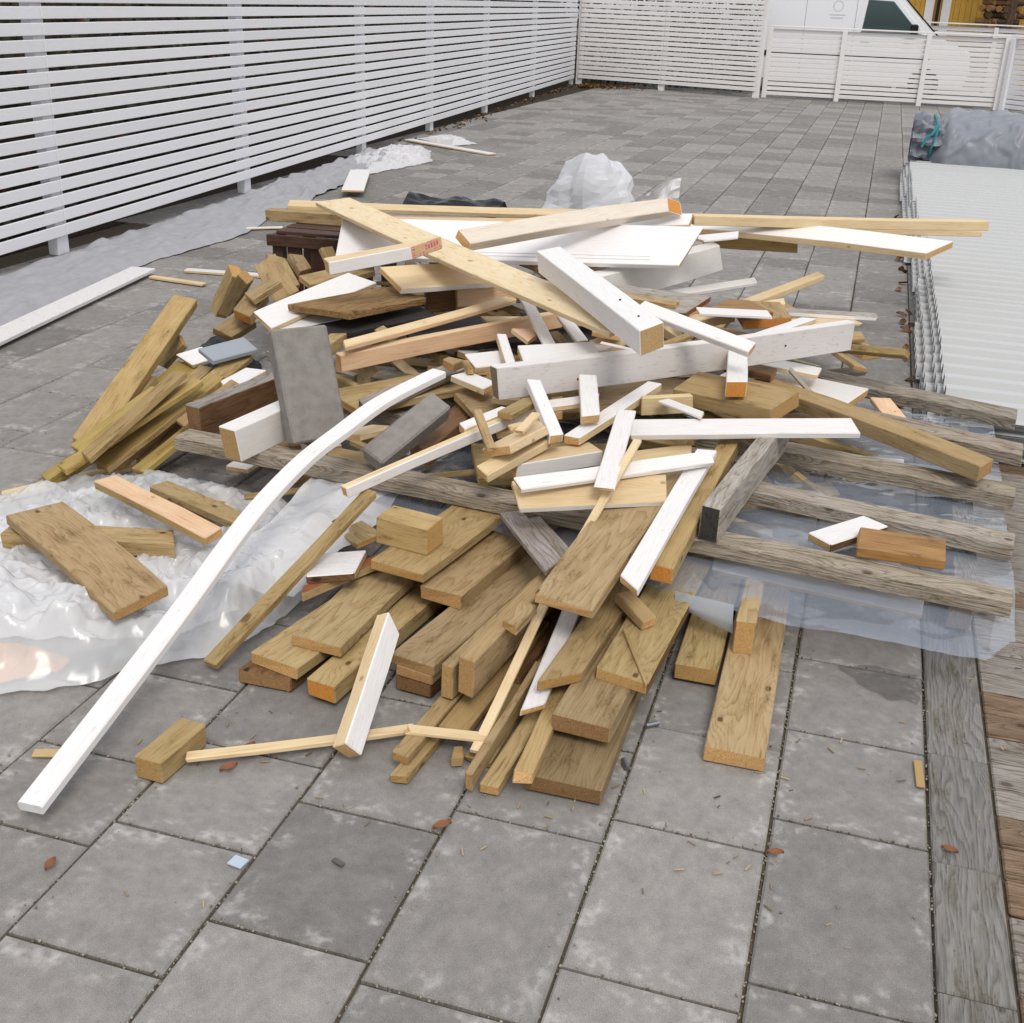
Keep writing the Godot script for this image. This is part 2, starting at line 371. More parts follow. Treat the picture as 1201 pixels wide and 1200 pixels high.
	["scrap_board","white,pine,epine",[-2.2568,0.2919,-3.8998,0.1542,0.0859,-0.9843,-0.0766,0.9943,0.0747,0.2371,0.1013,0.0204,0.074,0,0,-1],"white board end above the brown beam"],
	["stud","tan,tan,etan",[-2.1681,0.1,-2.812,-0.9717,0,0.236,0,1,-0,0.5502,0.1025,0.05,0.0389,0,0,1],"tan stud half buried in the plastic packaging"],
	["scrap_board","tan,tan,etan",[-1.9542,0.125,-3.1109,-0.9298,0,-0.3679,-0,1,0,0.4891,0.0746,0.03,0.0563,0,0,1],"tan board beside the pinkish board on the plastic packaging"],
	["scrap_board","pink,tan2,epine",[-2.0401,0.1576,-2.9782,-0.9062,-0.0078,-0.4228,-0.0081,1,-0.0012,0.6371,0.082,0.03,0.0246,0,0,1],"pinkish pale board on the plastic packaging"],
	["scrap_board","tan,tan,etan",[-2.0472,0.154,-2.6088,-0.8488,0,-0.5286,-0,1,0,0.7897,0.1836,0.032,0.0519,0,0,1],"wide tan board with a cross seam lying on the plastic packaging"],
	["timber","brown,brown,edark",[-1.3089,0.2805,-3.8306,0.1386,0.0826,-0.9869,-0.0662,0.9951,0.074,0.7015,0.1071,0.0615,0.0697,0,0,-1],"reddish brown beam behind the small concrete block"],
	["timber","brown,greyb,edark",[-2.1079,0.2904,-3.7202,0.3335,0.0642,-0.9406,0.9425,0,0.3342,0.5265,0.1156,0.072,0,0,0,1],"dark brown beam with a grey top beside the concrete slab"],
	["timber","white,white,eraw",[-1.8848,0.3102,-3.3879,0.1727,0,-0.985,0.985,-0,0.1727,0.3467,0.1196,0.075,0.0245,0,0,1],"short white post with a raw cut end beside the concrete slab"],
	["scrap_board","greyb,greyb,egrey",[-0.7982,0.2364,-3.0227,-0.5564,-0.0438,-0.8298,-0.0554,0.9983,-0.0155,0.4524,0.0715,0.0198,0.0615,0,0,1],"left one of two grey laths slanting under the front bar"],
	["scrap_board","greyb,greyb,egrey",[-0.7551,0.2265,-3.0754,-0.5598,-0.06,-0.8265,-0.0849,0.9963,-0.0149,0.3322,0.0457,0.0199,0.0458,0,0,1],"right one of two grey laths slanting under the front bar"],
	["scrap_board","tan,tan,etan",[-0.9546,0.265,-3.5544,-0.9265,0,0.3764,0,1,-0,0.3916,0.3185,0.0304,-0.1099,0,0,1],"dark board buried in the heap beneath the white boards"],
	["scrap_board","tan,tan,etan",[-0.9244,0.345,-4.0408,-0.8114,0,0.5845,0,1,-0,0.8646,0.2868,0.0291,-0.1909,0,0,1],"dark board buried in the heap under the white beam"],
	["scrap_board","tan,tan,etan",[-1.5449,0.2914,-4.1355,-0.6255,-0.0268,0.7798,-0.0384,0.9993,0.0036,0.767,0.2714,0.0309,-0.2637,0,0,1],"dark board buried in the heap beneath the pine boards"],
	["scrap_board","char,char,char",[-1.5137,0.325,-4.9289,-0.9099,0,0.4149,0,1,-0,0.8221,0.4467,0.0309,-0.0875,0,0,1],"charcoal board buried under the diagonal board"],
	["scrap_board","char,char,char",[-1.9381,0.405,-4.5676,0.5601,0.041,-0.8274,0.0676,0.9932,0.0949,0.5037,0.141,0.0258,-0.12,0,0,-1],"charcoal board behind the concrete slab"],
	["scrap_board","greyb,greyb,egrey",[-1.5599,0.3337,-3.9628,0.3789,0.0765,-0.9223,0.0523,0.9932,0.1038,0.5368,0.0836,0.0308,0.0375,0,0,-1],"shaded grey board behind the bent white trim"],
	["scrap_board","white,white,epine",[-0.1902,0.2775,-4.7707,-0.9523,0,-0.305,-0,1,0,0.5529,0.2814,0.0359,0,0,0,1],"white board with a raw mitred end above the rack bars"],
	["scrap_board","pink,pine,epine",[0.2035,0.235,-4.7573,-0.2535,0,-0.9673,0,1,0,0.2478,0.0859,0.0206,0.0179,0,0,-1],"small pale offcut across the grey bars beside the tan beam"],
	["timber","tan2,tan,etan",[0.1043,0.3175,-4.2711,-0.7818,0,-0.6235,-0,1,0,1.0692,0.1124,0.0548,0.0262,0,0,1],"long tan beam jutting out over the grey bars"],
	["scrap_board","white,brown,eraw",[0.0906,0.247,-3.4064,0.6189,0,-0.7855,0,1,0,0.2651,0.0958,0.0267,0.0139,0,0,-1],"small white moulded offcut on the grey bars"],
	["scrap_board","gold,gold,etan",[0.2448,0.274,-3.2952,-1,0,0.001,0,1,-0,0.2465,0.1554,0.0318,0,0,0,1],"golden brown offcut beside the small white moulded offcut"],
	["timber","greyb,greyb,char",[-0.2384,0.31,-3.6293,0.1429,0,-0.9897,0,1,0,0.918,0.0597,0.1112,0,0,0,-1],"grey weathered beam with a black end lying across the bars"],
	["scrap_board","tan,tan,epine",[-0.5553,0.2889,-3.0656,0.1039,0.064,-0.9925,-0.0156,0.9979,0.0628,0.9213,0.1702,0.0299,0.0238,0,0,-1],"wide tan plank with a big knot jutting out over the front bar"],
	["stud","tan2,tan,eor",[-0.3631,0.2869,-3.3751,0.0636,0.0569,-0.9963,-0.0126,0.9983,0.0562,0.9699,0.0654,0.0509,0.0101,0,0,-1],"tan stud with an orange cut end beside the grey weathered beam"],
	["scrap_board","white,white,epine",[-0.4192,0.3265,-3.1695,0.071,0.0618,-0.9956,-0.0702,0.9959,0.0569,0.9656,0.0668,0.0222,0.0664,0,0,-1],"white board slanting down beside the orange ended stud"],
	["scrap_board","tan,tan,etan",[-1.4082,0.1756,-2.6891,0.2852,0.4061,-0.8682,-0.0983,0.9134,0.3949,0.7188,0.0465,0.0221,0,0,0,-1],"long thin tan lath slanting from the slabs up to the front bar"],
	["scrap_board","tan2,tan2,epine",[-0.4402,0.179,-2.8169,-0.6935,0.1403,-0.7067,0.1315,0.989,0.0673,0.1459,0.0533,0.0307,0.0172,0,0,1],"small tan lath poking out below the slanting white board"],
	["concrete_slab","conc,conc,conc",[-1.7654,0.4517,-3.5156,-0.3068,0.9163,-0.2574,0.7019,0.4004,0.589,0.3961,0.2048,0.0703,0,0,0,1],"upright grey concrete slab leaning in the heap"],
	["concrete_block","conc,conc,conc",[-1.3626,0.3594,-3.4368,0.3996,0.3685,-0.8394,0.259,0.8329,0.489,0.333,0.092,0.0716,0,0,0,-1],"small grey concrete paver tilted under the bent white trim"],
	["scrap_board","pine,white,epine",[-0.6789,0.3418,-3.1929,-0.881,0,0.4732,0.1119,0.9716,0.2083,0.4518,0.1385,0.0198,-0.0417,0,0,1],"pale pine board with a white front edge above the big knot plank"],
	["scrap_board","white,white,epine",[-0.6137,0.3863,-3.2941,-0.7512,0,0.6601,0.2162,0.9448,0.246,0.673,0.0578,0.0173,-0.0147,0,0,1],"white board whose mitred end points at the grey weathered beam"],
	["stud","pine,pine,epine",[-0.5517,0.32,-3.6526,-0.7595,0,0.6505,0,1,-0,0.2257,0.0785,0.0206,-0.0471,0,0,1],"short pine lath on the mitred white board"],
	["scrap_board","white,pine,epine",[-0.8523,0.3356,-3.4385,0.7097,0,-0.7045,0.7045,-0,0.7097,0.3166,0.0502,0.0927,0,0,0,1],"pine board with a white front face beside the slanting pine strip"],
	["stud","pine,pine,epine",[-0.9536,0.3761,-3.309,0.4098,0.1295,-0.9029,-0.0275,0.9912,0.1297,0.3066,0.0679,0.0298,0.0237,0,0,-1],"pine batten with a rounded end pointing at the front bar"],
	["scrap_board","pine,pine,epine",[-1.0439,0.3659,-3.6394,-0.8804,-0.0686,0.4692,0.0439,0.9735,0.2246,0.1504,0.1237,0.0258,-0.0204,0,0,1],"split pine board behind the pine batten"],
	["scrap_board","white,pine,epine",[-1.1255,0.3994,-3.5374,0.3989,0.0408,-0.9161,-0.0364,0.9989,0.0286,0.2453,0.0532,0.03,0.0286,0,0,-1],"short white topped batten beside the small concrete paver"],
	["scrap_board","white,pine,epine",[-1.1834,0.3756,-3.2999,0.4311,0.0797,-0.8988,0.9016,-0,0.4325,0.8313,0.0346,0.0306,0.0093,0,0,1],"long lath with a white front face and raw pine top"],
	["scrap_board","tan,tan,etan",[-0.9474,0.385,-3.8271,-0.2527,0,-0.9675,0,1,0,0.2005,0.0413,0.0309,-0.0059,0,0,-1],"small tan batten end hanging below the white beam"],
	["scrap_board","white,pine,epine",[-0.7308,0.4003,-3.8128,0.2625,0.0503,-0.9636,-0.0028,0.9987,0.0514,0.6147,0.0544,0.0309,-0.0113,0,0,-1],"white topped lath with a raw front edge crossing below the white beam"],
	["scrap_board","pine,pine,epine",[-0.5811,0.3961,-3.9728,0.8496,0,-0.5274,0.5274,-0,0.8496,0.1951,0.0667,0.0295,0,0,0,1],"pine offcut standing on edge behind the flat white board"],
	["scrap_board","white,white,epine",[-0.5055,0.4193,-3.8813,-0.8847,0.0543,-0.4629,0.0597,0.9982,0.003,0.1855,0.054,0.0101,0.0246,0,0,1],"thin white strip lying on the pine offcut"],
	["scrap_board","white,white,epine",[-0.2915,0.3846,-3.8512,-0.9142,0,0.4052,0.084,0.9783,0.1896,0.8095,0.1011,0.0223,0,0,0,1],"flat white board with a pointed end lying across the heap front"],
	["timber","tan2,tan2,etan",[-0.3662,0.403,-4.1362,-0.9673,0,-0.2537,-0.0183,0.9974,0.0699,0.3742,0.2159,0.0589,-0.0266,0,0,1],"thick greenish tan timber with a knot under the white beam"],
	["scrap_board","white,white,epine",[-0.6436,0.4192,-3.4093,-0.0965,0.086,-0.9916,0.015,0.9963,0.0849,0.5814,0.0625,0.012,0,0,0,-1],"thin white plank hanging down in front of the pine boards"],
	["stud","white,pine,eor",[-0.369,0.47,-4.2232,-0.1115,0,-0.9938,0,1,0,0.3918,0.074,0.0605,-0.0228,0,0,-1],"short white stud with an orange cut end under the white beam"],
	["scrap_board","white,white,epine",[-0.9329,0.4518,-3.5914,-0.4547,0.1621,-0.8758,0.1323,0.9847,0.1136,0.3807,0.0492,0.0309,-0.0189,0,0,-1],"white lath with a raw left edge slanting out under the white beam"],
	["scrap_board","white,pine,epine",[-0.8187,0.4568,-3.7591,-0.2688,0.1334,-0.9539,0.0875,0.9896,0.1138,0.3097,0.0634,0.031,-0.0243,0,0,-1],"short white lath with a raw end below the white beam"],
	["scrap_board","pine,pine,epine",[-1.1266,0.3875,-3.8304,-0.9996,0,0.0296,0,1,-0,0.1039,0.0775,0.0258,0.0138,0,0,1],"small pine offcut at the left end of the white beam"],
	["scrap_board","white,pine,epine",[-1.2753,0.4075,-3.9035,-0.8395,0,-0.5434,-0,1,0,0.1961,0.0899,0.0258,0.0359,0,0,1],"small white offcut with a chipped corner at the beam end"],
	["scrap_board","white,pine,epine",[-1.2832,0.4402,-4.0834,0.7243,0,-0.6894,0.1697,0.9692,0.1783,0.164,0.1033,0.0258,0,0,0,-1],"small white offcut with a raw mitred edge near the beam end"],
	["wood_block","tan2,tan2,etan",[-1.4325,0.415,-4.0639,0.227,0,-0.9739,0,1,0,0.0846,0.074,0.031,0.0414,0,0,-1],"tiny tan batten end beside the mitred white offcut"],
	["scrap_board","pinkp,pine,epine",[-1.5314,0.4164,-4.4021,0.6013,0.0381,-0.7981,0.7987,-0,0.6018,1.0842,0.0695,0.0413,0,0,0,1],"wide pinkish pine board standing on edge behind the concrete slab"],
	["scrap_board","pine,pinkp,epine",[-1.6343,0.4816,-4.3873,0.4449,0.0433,-0.8945,0.0268,0.9977,0.0616,0.9557,0.0638,0.0207,0.0424,0,0,-1],"narrow pine lath with a white top above the wide pinkish board"],
	["scrap_board","white,white,epine",[-2.214,0.4125,-4.4059,-0.5367,-0.0359,0.843,0.085,0.9917,0.0963,0.2878,0.1238,0.0206,-0.0186,0,0,1],"white board corner showing under the rough brown board"],
	["scrap_board","white,pine,epine",[-2.2608,0.46,-4.579,0.2277,0.0838,-0.9701,0.1131,0.9873,0.1118,0.7338,0.1639,0.0225,0.0825,0,0,-1],"wide white board with a raw left end above the concrete slab"],
	["wood_block","brown,brown,brown",[-1.7932,0.4409,-4.925,0.764,0,-0.6452,0.6452,-0,0.764,0.1347,0.1014,0.062,0,0,0,1],"dark brown block end under the pale pine board"],
	["scrap_board","pinkp,pine,epine",[-1.5992,0.4634,-5.0076,0.7937,0.0361,-0.6073,0.6077,0,0.7942,0.2864,0.0859,0.031,0,0,0,1],"shaded pale board on edge beside the dark brown block end"],
	["scrap_board","osb,osb,osb",[-2.0062,0.475,-4.6054,0.4426,0,-0.8967,0,1,0,0.4322,0.2744,0.031,-0.111,0,0,-1],"rough fibrous brown board with a torn edge"],
	["scrap_board","pine,white,epine",[-1.7669,0.5508,-4.9046,0.796,0.0231,-0.6049,0.1508,0.9602,0.2351,0.4493,0.2072,0.0259,-0.0483,0,0,-1],"pale pine board under the stamped board"],
	["scrap_board","white,pine,epine",[-1.2258,0.4813,-4.1019,-0.414,0.1122,-0.9033,0.1041,0.9917,0.0755,0.2764,0.0377,0.031,-0.0204,0,0,-1],"small leaning white lath above the left end of the white beam"],
	["scrap_board","white,white,epine",[-1.2194,0.5075,-4.5011,-0.4436,0.0914,-0.8916,0.0379,0.9958,0.0833,0.5656,0.0501,0.0155,0,0,0,-1],"thin white lath dropping from under the diagonal board"],
	["scrap_board","tan,tan,etan",[-1.1089,0.4635,-4.433,-0.6866,0.2401,-0.6862,0.1937,0.9702,0.1456,0.0861,0.0516,0.0155,-0.0069,0,0,-1],"small tan batten beside the thin dropping white lath"],
	["scrap_board","white,white,epine",[-1.006,0.5049,-4.0557,-0.883,-0.036,0.468,0.0818,0.97,0.2291,0.2871,0.1241,0.031,0,0,0,1],"white board flat behind the white beam"],
	["scrap_board","white,white,epine",[-0.7753,0.29,-6.3712,-0.6004,0,0.7997,0,1,-0,0.7021,0.0981,0.0206,-0.0889,0,0,1],"thin pale lath on the far side of the heap pointing away"],
	["stick","pine,pine,epine",[-0.3849,0.3321,-6.2696,-0.3833,-0.0246,0.9233,-0.0505,0.9987,0.0057,0.9402,0.079,0.0309,-0.0767,0,0,1],"pine batten sticking out at the back of the heap"],
	["stick","pine,pine,epine",[-0.4153,0.3325,-5.9238,-0.6079,0,0.794,0,1,-0,0.1915,0.0889,0.0257,-0.0866,0,0,1],"short pine batten end below the batten that sticks out"],
	["scrap_board","greyb,white,epine",[-0.1293,0.35,-5.8094,-0.9779,0,0.2092,0,1,-0,0.5058,0.0876,0.0206,-0.0129,0,0,1],"thin grey lath reaching out over the paving behind the white beam"],
	["scrap_board","pine,pine,epine",[-0.1538,0.3325,-5.694,-0.8725,0,0.4886,0,1,-0,0.4188,0.1123,0.0154,0,0,0,1],"splintered pale lath under the thin grey lath"],
	["scrap_board","tan2,tan2,eor",[-0.3994,0.4075,-5.4546,-0.2666,0,-0.9638,0,1,0,0.2922,0.2294,0.045,-0.0848,0,0,-1],"plank with a wide orange cut end above the white beam"],
	["scrap_board","gold,gold,etan",[-0.4358,0.46,-5.301,-0.9669,-0.0951,-0.2366,-0.0838,0.9948,-0.0577,0.3044,0.2701,0.029,0.2095,0,0,1],"golden board end behind the orange ended plank"],
	["scrap_board","white,white,epine",[-0.4821,0.4925,-5.0425,-0.968,0,0.2509,0,1,-0,0.3133,0.1067,0.0146,0,0,0,1],"thin white strip behind the orange ended plank"],
	["scrap_board","greyb,brown,pinkb",[-0.9448,0.4278,-5.3777,-0.9949,0,-0.1007,-0.0226,0.9746,0.2228,0.4658,0.2065,0.031,-0.0666,0,0,1],"grey white board with a brown cut end behind the white trim"],
	["scrap_board","white,pine,epine",[-0.9055,0.41,-3.7964,-0.7161,0,0.698,0,1,-0,0.2057,0.0707,0.0206,-0.0553,0,0,1],"short white lath in the gap below the white beam"],
	["scrap_board","pine,pine,epine",[-0.9544,0.4201,-3.3349,-0.3293,-0.0506,0.9429,-0.3449,0.936,-0.0702,0.193,0.1173,0.0293,-0.12,0,0,1],"pine batten lying beside the split pine board"],
	["scrap_board","tan,tan,etan",[-1.0256,0.4375,-3.5933,-0.2251,0,0.9743,0,1,-0,0.1752,0.0554,0.025,-0.0516,0,0,1],"tan batten end under the left end of the white beam"],
	["scrap_board","pink,pine,epine",[-1.2099,0.4748,-4.3571,-0.7509,0.1628,-0.6401,0.2071,0.9783,0.0058,0.127,0.0877,0.0207,0.0668,0,0,1],"pinkish lath end leaning behind the white beam"],
	["scrap_board","white,pine,epine",[-1.0599,0.4986,-4.4654,-0.5217,0.1218,-0.8444,0.0977,0.9918,0.0827,0.2547,0.055,0.0155,-0.0172,0,0,-1],"pale lath dropping beside the diagonal board"],
	["scrap_board","tan,tan,etan",[-2.5688,0.191,-4.0532,0.3459,0.4612,-0.8171,-0.3093,0.8782,0.3647,0.2227,0.0952,0.0308,0.0254,0,0,-1],"small tan lath in the leaning fan under the grey blue board"],
	["scrap_board","tan2,tan2,etan",[-2.2629,0.2624,-3.6908,0.5052,0.4651,-0.727,-0.234,0.8846,0.4034,0.2693,0.0709,0.0193,0,0,0,-1],"narrow yellowish lath in the leaning fan beside the brown beam"],
	["scrap_board","tan,tan,etan",[-2.6619,0.3972,-4.8483,0.3455,0.3171,-0.8832,-0.2451,0.939,0.2412,0.1878,0.1299,0.0298,0.055,0,0,-1],"short tan batten above the wide white board"],
	["scrap_board","white,pine,epine",[-0.2555,0.3599,-4.7745,0.9942,-0.0588,0.0896,0.0587,0.9983,0.0038,0.3507,0.1138,0.0206,0,0,0,-1],"white lath under the right end of the white beam"],
	["scrap_board","brown,brown,edark",[-0.3408,0.365,-4.6367,-0.9461,0,-0.3237,-0,1,0,0.2046,0.1053,0.0305,0.0212,0,0,1],"dark brown batten behind the short white stud"],
	["stick","greyb,greyb,egrey",[-0.1327,0.3531,-4.56,-0.7276,0.6835,0.0583,0.6698,0.6895,0.2757,0.1756,0.0286,0.01,0.01,0,0,-1],"thin grey stick slanting down under the right end of the white beam"],
	["timber","white2,white,egrey",[-0.5697,0.4825,-4.3115,0.6899,0,-0.7239,0.7239,0,0.6899,1.6825,0.119,0.0465,0.0172,0,0,1],"long scuffed white beam across the middle of the heap"],
	["timber","white,white,eraw",[-1.0181,0.4079,-6.093,-0.3698,0,0.9291,0.9291,-0,0.3698,1.187,0.1489,0.0929,-0.0697,0,-0.09,-1],"big white post end under the white panel"],
	["timber","tan,tan,etan",[-2.857,0.5301,-6.1076,0.9927,0,-0.1206,0.1206,0,0.9927,0.7879,0.0618,0.0828,0,0,0,1],"tan beam with a dark end on the brown slatted crate"],
	["timber","tan2,tan,etan",[-0.621,0.4627,-6.9105,-0.9891,0,0.1473,0.1473,0,0.9891,0.532,0.0771,0.0517,-0.0099,0,0,-1],"tan beam end under the long boards at the back"],
	["scrap_board","white,pine,epine",[-0.3548,0.5502,-6.7687,-0.9997,0.0191,0.0172,0.0238,0.9375,0.3473,1.3978,0.1554,0.0414,-0.1376,0,0,1],"long white board with a raw stepped end jutting out to the corrugated sheets"],
	["scrap_board","pine,pine,epine",[-0.0907,0.5331,-7.2079,-0.9055,0.0124,0.4242,0.4243,-0,0.9055,1.6691,0.035,0.0518,-0.0077,0,0,-1],"lower one of two long pine boards jutting out over the corrugated sheets"],
	["scrap_board","pine,pine,epine",[-0.1238,0.6183,-6.9257,-0.8934,0.0113,0.449,0.4491,-0,0.8935,1.7586,0.0529,0.0793,-0.0124,0,0,-1],"upper one of two long pine boards jutting out over the corrugated sheets"],
	["scrap_board","pine,pine,epine",[-2.299,0.5858,-6.3835,-0.9583,-0.0058,0.2858,0.0408,0.9868,0.1569,1.7757,0.1032,0.0258,0,0,0,1],"long pale board along the back of the heap"],
	["scrap_board","pinkp,pine,epine",[-2.0721,0.5817,-6.075,-0.9086,0,0.4177,0.0958,0.9733,0.2085,1.0598,0.1037,0.0207,-0.016,0,0,1],"pinkish board lying in front of the long pale back board"],
	["scrap_board","white,white,eraw",[-1.6972,0.5776,-5.6556,-0.9478,-0.0061,0.3188,0.115,0.9259,0.3599,1.6893,0.3525,0.0259,-0.1632,0,0,1],"wide white moulded panel with a broken right end"],
	["scrap_board","white,white,eraw",[-0.7484,0.594,-6.2239,-0.6353,0,0.7723,0,1,-0,0.2401,0.1279,0.0124,-0.1233,0,0,1],"small white moulding with a raw stepped end at the panel end"],
	["scrap_board","white,pine,eraw",[-1.2709,0.6279,-6.1912,-0.7655,0,0.6435,0.187,0.9568,0.2224,0.8645,0.1246,0.0208,-0.0864,0,0,1],"white moulded board with a splintered end behind the panel"],
	["scrap_board","greyp,greyp,eor,epine",[-1.3895,0.7002,-5.6612,-0.4616,-0.0068,0.8871,0.4657,0.8493,0.2488,1.4446,0.0981,0.049,-0.0881,0,-0.17,1],"grey white board with an orange cut end lying over the panel"],
	["scrap_board","ypine,pine,epine",[-1.7074,0.6663,-4.8612,-0.7552,0.0228,-0.655,-0.0302,0.9971,0.0695,2.5632,0.1944,0.0214,0.0575,0,0,1],"long yellowish board lying diagonally on top of the heap"],
	["scrap_board","white,pine,stamp,epine",[-1.9512,0.6916,-4.48,-0.7859,-0.1456,0.6009,0.6074,-0,0.7944,0.3433,0.0538,0.09,0,0,-0.17,1],"pale board with a purple stamped end"],
	["scrap_board","white,white,epine",[-0.5365,0.6252,-4.1999,-0.8802,0.1005,-0.4638,-0.1345,0.8844,0.447,0.5164,0.0571,0.0291,0.0083,0,0,1],"white square trim resting on the white beam beside the square post"],
	["post","white,white,eraw",[-0.8943,0.7234,-4.1218,-0.5817,0.0605,-0.8111,-0.092,0.9859,0.1396,1.0014,0.101,0.0909,0.0338,0,0,1],"square white post with a raw end on top of the heap"],
	["offcut","pine,pine,epine",[-0.4047,0.1558,-5.1695,-0.9221,0.0072,0.3869,-0.1209,0.9444,-0.3059,0.6613,0.095,0.045,0,0,0,1],"pale pine offcut wedged in the hollows of the heap"],  # wedged offcuts from here: filler added to block light inside the heap
	["offcut","pine,pine,epine",[-1.5235,0.1698,-4.7203,-0.0142,0.0833,0.9964,0.3309,0.9408,-0.074,0.5403,0.12,0.022,0,0,0,1],"pale pine offcut wedged in the hollows of the heap"],
	["offcut","tan,tan,etan",[-1.6656,0.1253,-4.2011,0.9903,0.0188,0.1376,-0.0122,0.9987,-0.0489,0.6591,0.045,0.045,0,0,0,1],"tan offcut wedged in the hollows of the heap"],
	["offcut","white,pine,epine",[-1.003,0.4482,-4.1169,-0.6768,-0.1846,0.7127,-0.2788,0.9602,-0.016,0.3861,0.12,0.045,0,0,0,1],"white offcut wedged in the hollows of the heap"],
	["offcut","tan,tan,etan",[-0.8041,0.0778,-4.8983,0.5276,-0.0227,0.8492,-0.1325,0.9852,0.1086,0.8509,0.095,0.022,0,0,0,1],"tan offcut wedged in the hollows of the heap"],
	["offcut","tan,tan,etan",[-0.0622,0.3096,-5.5403,-0.9341,-0.0237,0.3561,0.0767,0.9612,0.265,0.292,0.07,0.02,0,0,0,1],"tan offcut wedged in the hollows of the heap"],
	["offcut","tan,tan,etan",[-0.3157,0.0567,-4.1518,-0.7959,-0.0142,0.6053,0.28,0.8778,0.3888,0.2853,0.12,0.022,0,0,0,1],"tan offcut wedged in the hollows of the heap"],
	["offcut","tan,tan,etan",[-1.7362,0.0791,-4.8243,-0.7311,-0.1326,0.6693,0.1088,0.9457,0.3062,0.6636,0.07,0.03,0,0,0,1],"tan offcut wedged in the hollows of the heap"],
	["offcut","tan,tan,etan",[-1.7281,0.3165,-5.9791,-0.2783,0.1137,0.9537,-0.1988,0.9647,-0.173,0.3746,0.095,0.02,0,0,0,1],"tan offcut wedged in the hollows of the heap"],
	["offcut","tan,tan,etan",[-0.6857,0.1509,-4.3525,-0.9849,-0.0107,0.1725,-0.01,0.9999,0.0053,0.3044,0.045,0.02,0,0,0,1],"tan offcut wedged in the hollows of the heap"],
	["offcut","white,pine,epine",[-1.2937,0.1128,-4.0464,-0.8616,-0.0026,0.5075,0.2634,0.8525,0.4516,0.6861,0.07,0.02,0,0,0,1],"white offcut wedged in the hollows of the heap"],
	["offcut","tan,tan,etan",[-1.4078,0.265,-5.8473,-0.7061,-0.1402,0.6941,0.0661,0.9629,0.2618,0.3456,0.095,0.02,0,0,0,1],"tan offcut wedged in the hollows of the heap"],
	["offcut","pine,pine,epine",[-1.8503,0.1114,-5.8481,-0.9567,0.0259,0.2898,0.0987,0.9659,0.2395,0.7676,0.12,0.02,0,0,0,1],"pale pine offcut wedged in the hollows of the heap"],
	["offcut","tan,tan,etan",[-0.633,0.2242,-5.9009,-0.059,0.01,0.9982,0.2661,0.9639,0.0061,0.7779,0.07,0.045,0,0,0,1],"tan offcut wedged in the hollows of the heap"],
	["offcut","greyb,greyb,egrey",[-0.1327,0.1091,-5.5288,-0.8073,-0.0467,0.5883,0.2245,0.8976,0.3793,0.5928,0.045,0.03,0,0,0,1],"grey offcut wedged in the hollows of the heap"],
	["offcut","white,pine,epine",[-1.2991,0.2473,-5.9966,-0.8811,0.0608,0.4689,0.0457,0.998,-0.0435,0.7354,0.045,0.022,0,0,0,1],"white offcut wedged in the hollows of the heap"],
	["offcut","tan,tan,etan",[-1.5952,0.2352,-5.3957,0.9211,-0.0784,0.3812,0.0685,0.9969,0.0396,0.8643,0.045,0.045,0,0,0,1],"tan offcut wedged in the hollows of the heap"],
	["offcut","pine,pine,epine",[-1.4405,0.332,-5.8942,0.7291,-0.14,0.6699,0.1126,0.9901,0.0844,0.8845,0.095,0.02,0,0,0,1],"pale pine offcut wedged in the hollows of the heap"],
	["offcut","tan,tan,etan",[-0.5056,0.0898,-4.3553,-0.1801,-0.1249,0.9757,0.1005,0.9844,0.1446,0.7347,0.07,0.03,0,0,0,1],"tan offcut wedged in the hollows of the heap"],
	["offcut","tan,tan,etan",[-1.9831,0.3288,-5.4112,0.8171,-0.0058,0.5764,-0.1216,0.9757,0.1822,0.6659,0.03,0.03,0,0,0,1],"tan offcut wedged in the hollows of the heap"],
	["offcut","pine,pine,epine",[-0.9047,0.4293,-4.656,-0.3676,-0.0934,0.9253,-0.124,0.991,0.0508,0.7577,0.12,0.03,0,0,0,1],"pale pine offcut wedged in the hollows of the heap"],
	["offcut","tan,tan,etan",[-1.3099,0.3066,-5.4758,0.5404,-0.129,0.8315,0.1299,0.9891,0.069,0.7713,0.095,0.022,0,0,0,1],"tan offcut wedged in the hollows of the heap"],
	["offcut","tan,tan,etan",[-1.5125,0.502,-6.02,0.8379,0.011,0.5457,0.153,0.955,-0.2542,0.2863,0.045,0.02,0,0,0,1],"tan offcut wedged in the hollows of the heap"],
	["offcut","pine,pine,epine",[-1.5433,0.4224,-5.5294,-0.3592,0.0552,0.9316,-0.0368,0.9966,-0.0733,0.5328,0.03,0.02,0,0,0,1],"pale pine offcut wedged in the hollows of the heap"],
	["offcut","tan,tan,etan",[-0.5189,0.3783,-4.8988,0.9921,0.0942,0.0826,-0.1122,0.9618,0.2499,0.7501,0.03,0.022,0,0,0,1],"tan offcut wedged in the hollows of the heap"],
	["offcut","tan,tan,etan",[-1.0099,0.0853,-5.7129,-0.9296,0.1097,0.352,0.1571,0.9816,0.1089,0.3902,0.03,0.03,0,0,0,1],"tan offcut wedged in the hollows of the heap"],
	["offcut","tan,tan,etan",[-0.1991,0.0527,-4.4827,0.4,-0.0149,0.9164,0.2273,0.9703,-0.0834,0.638,0.07,0.045,0,0,0,1],"tan offcut wedged in the hollows of the heap"],
	["offcut","tan,tan,etan",[-1.1304,0.5052,-5.1083,0.9913,-0.017,0.1307,0.0098,0.9984,0.0549,0.8057,0.07,0.022,0,0,0,1],"tan offcut wedged in the hollows of the heap"],
	["offcut","pine,pine,epine",[-1.4504,0.4173,-6.0606,-0.9186,0.0411,0.3932,0.1802,0.9288,0.3239,0.2696,0.07,0.045,0,0,0,1],"pale pine offcut wedged in the hollows of the heap"],
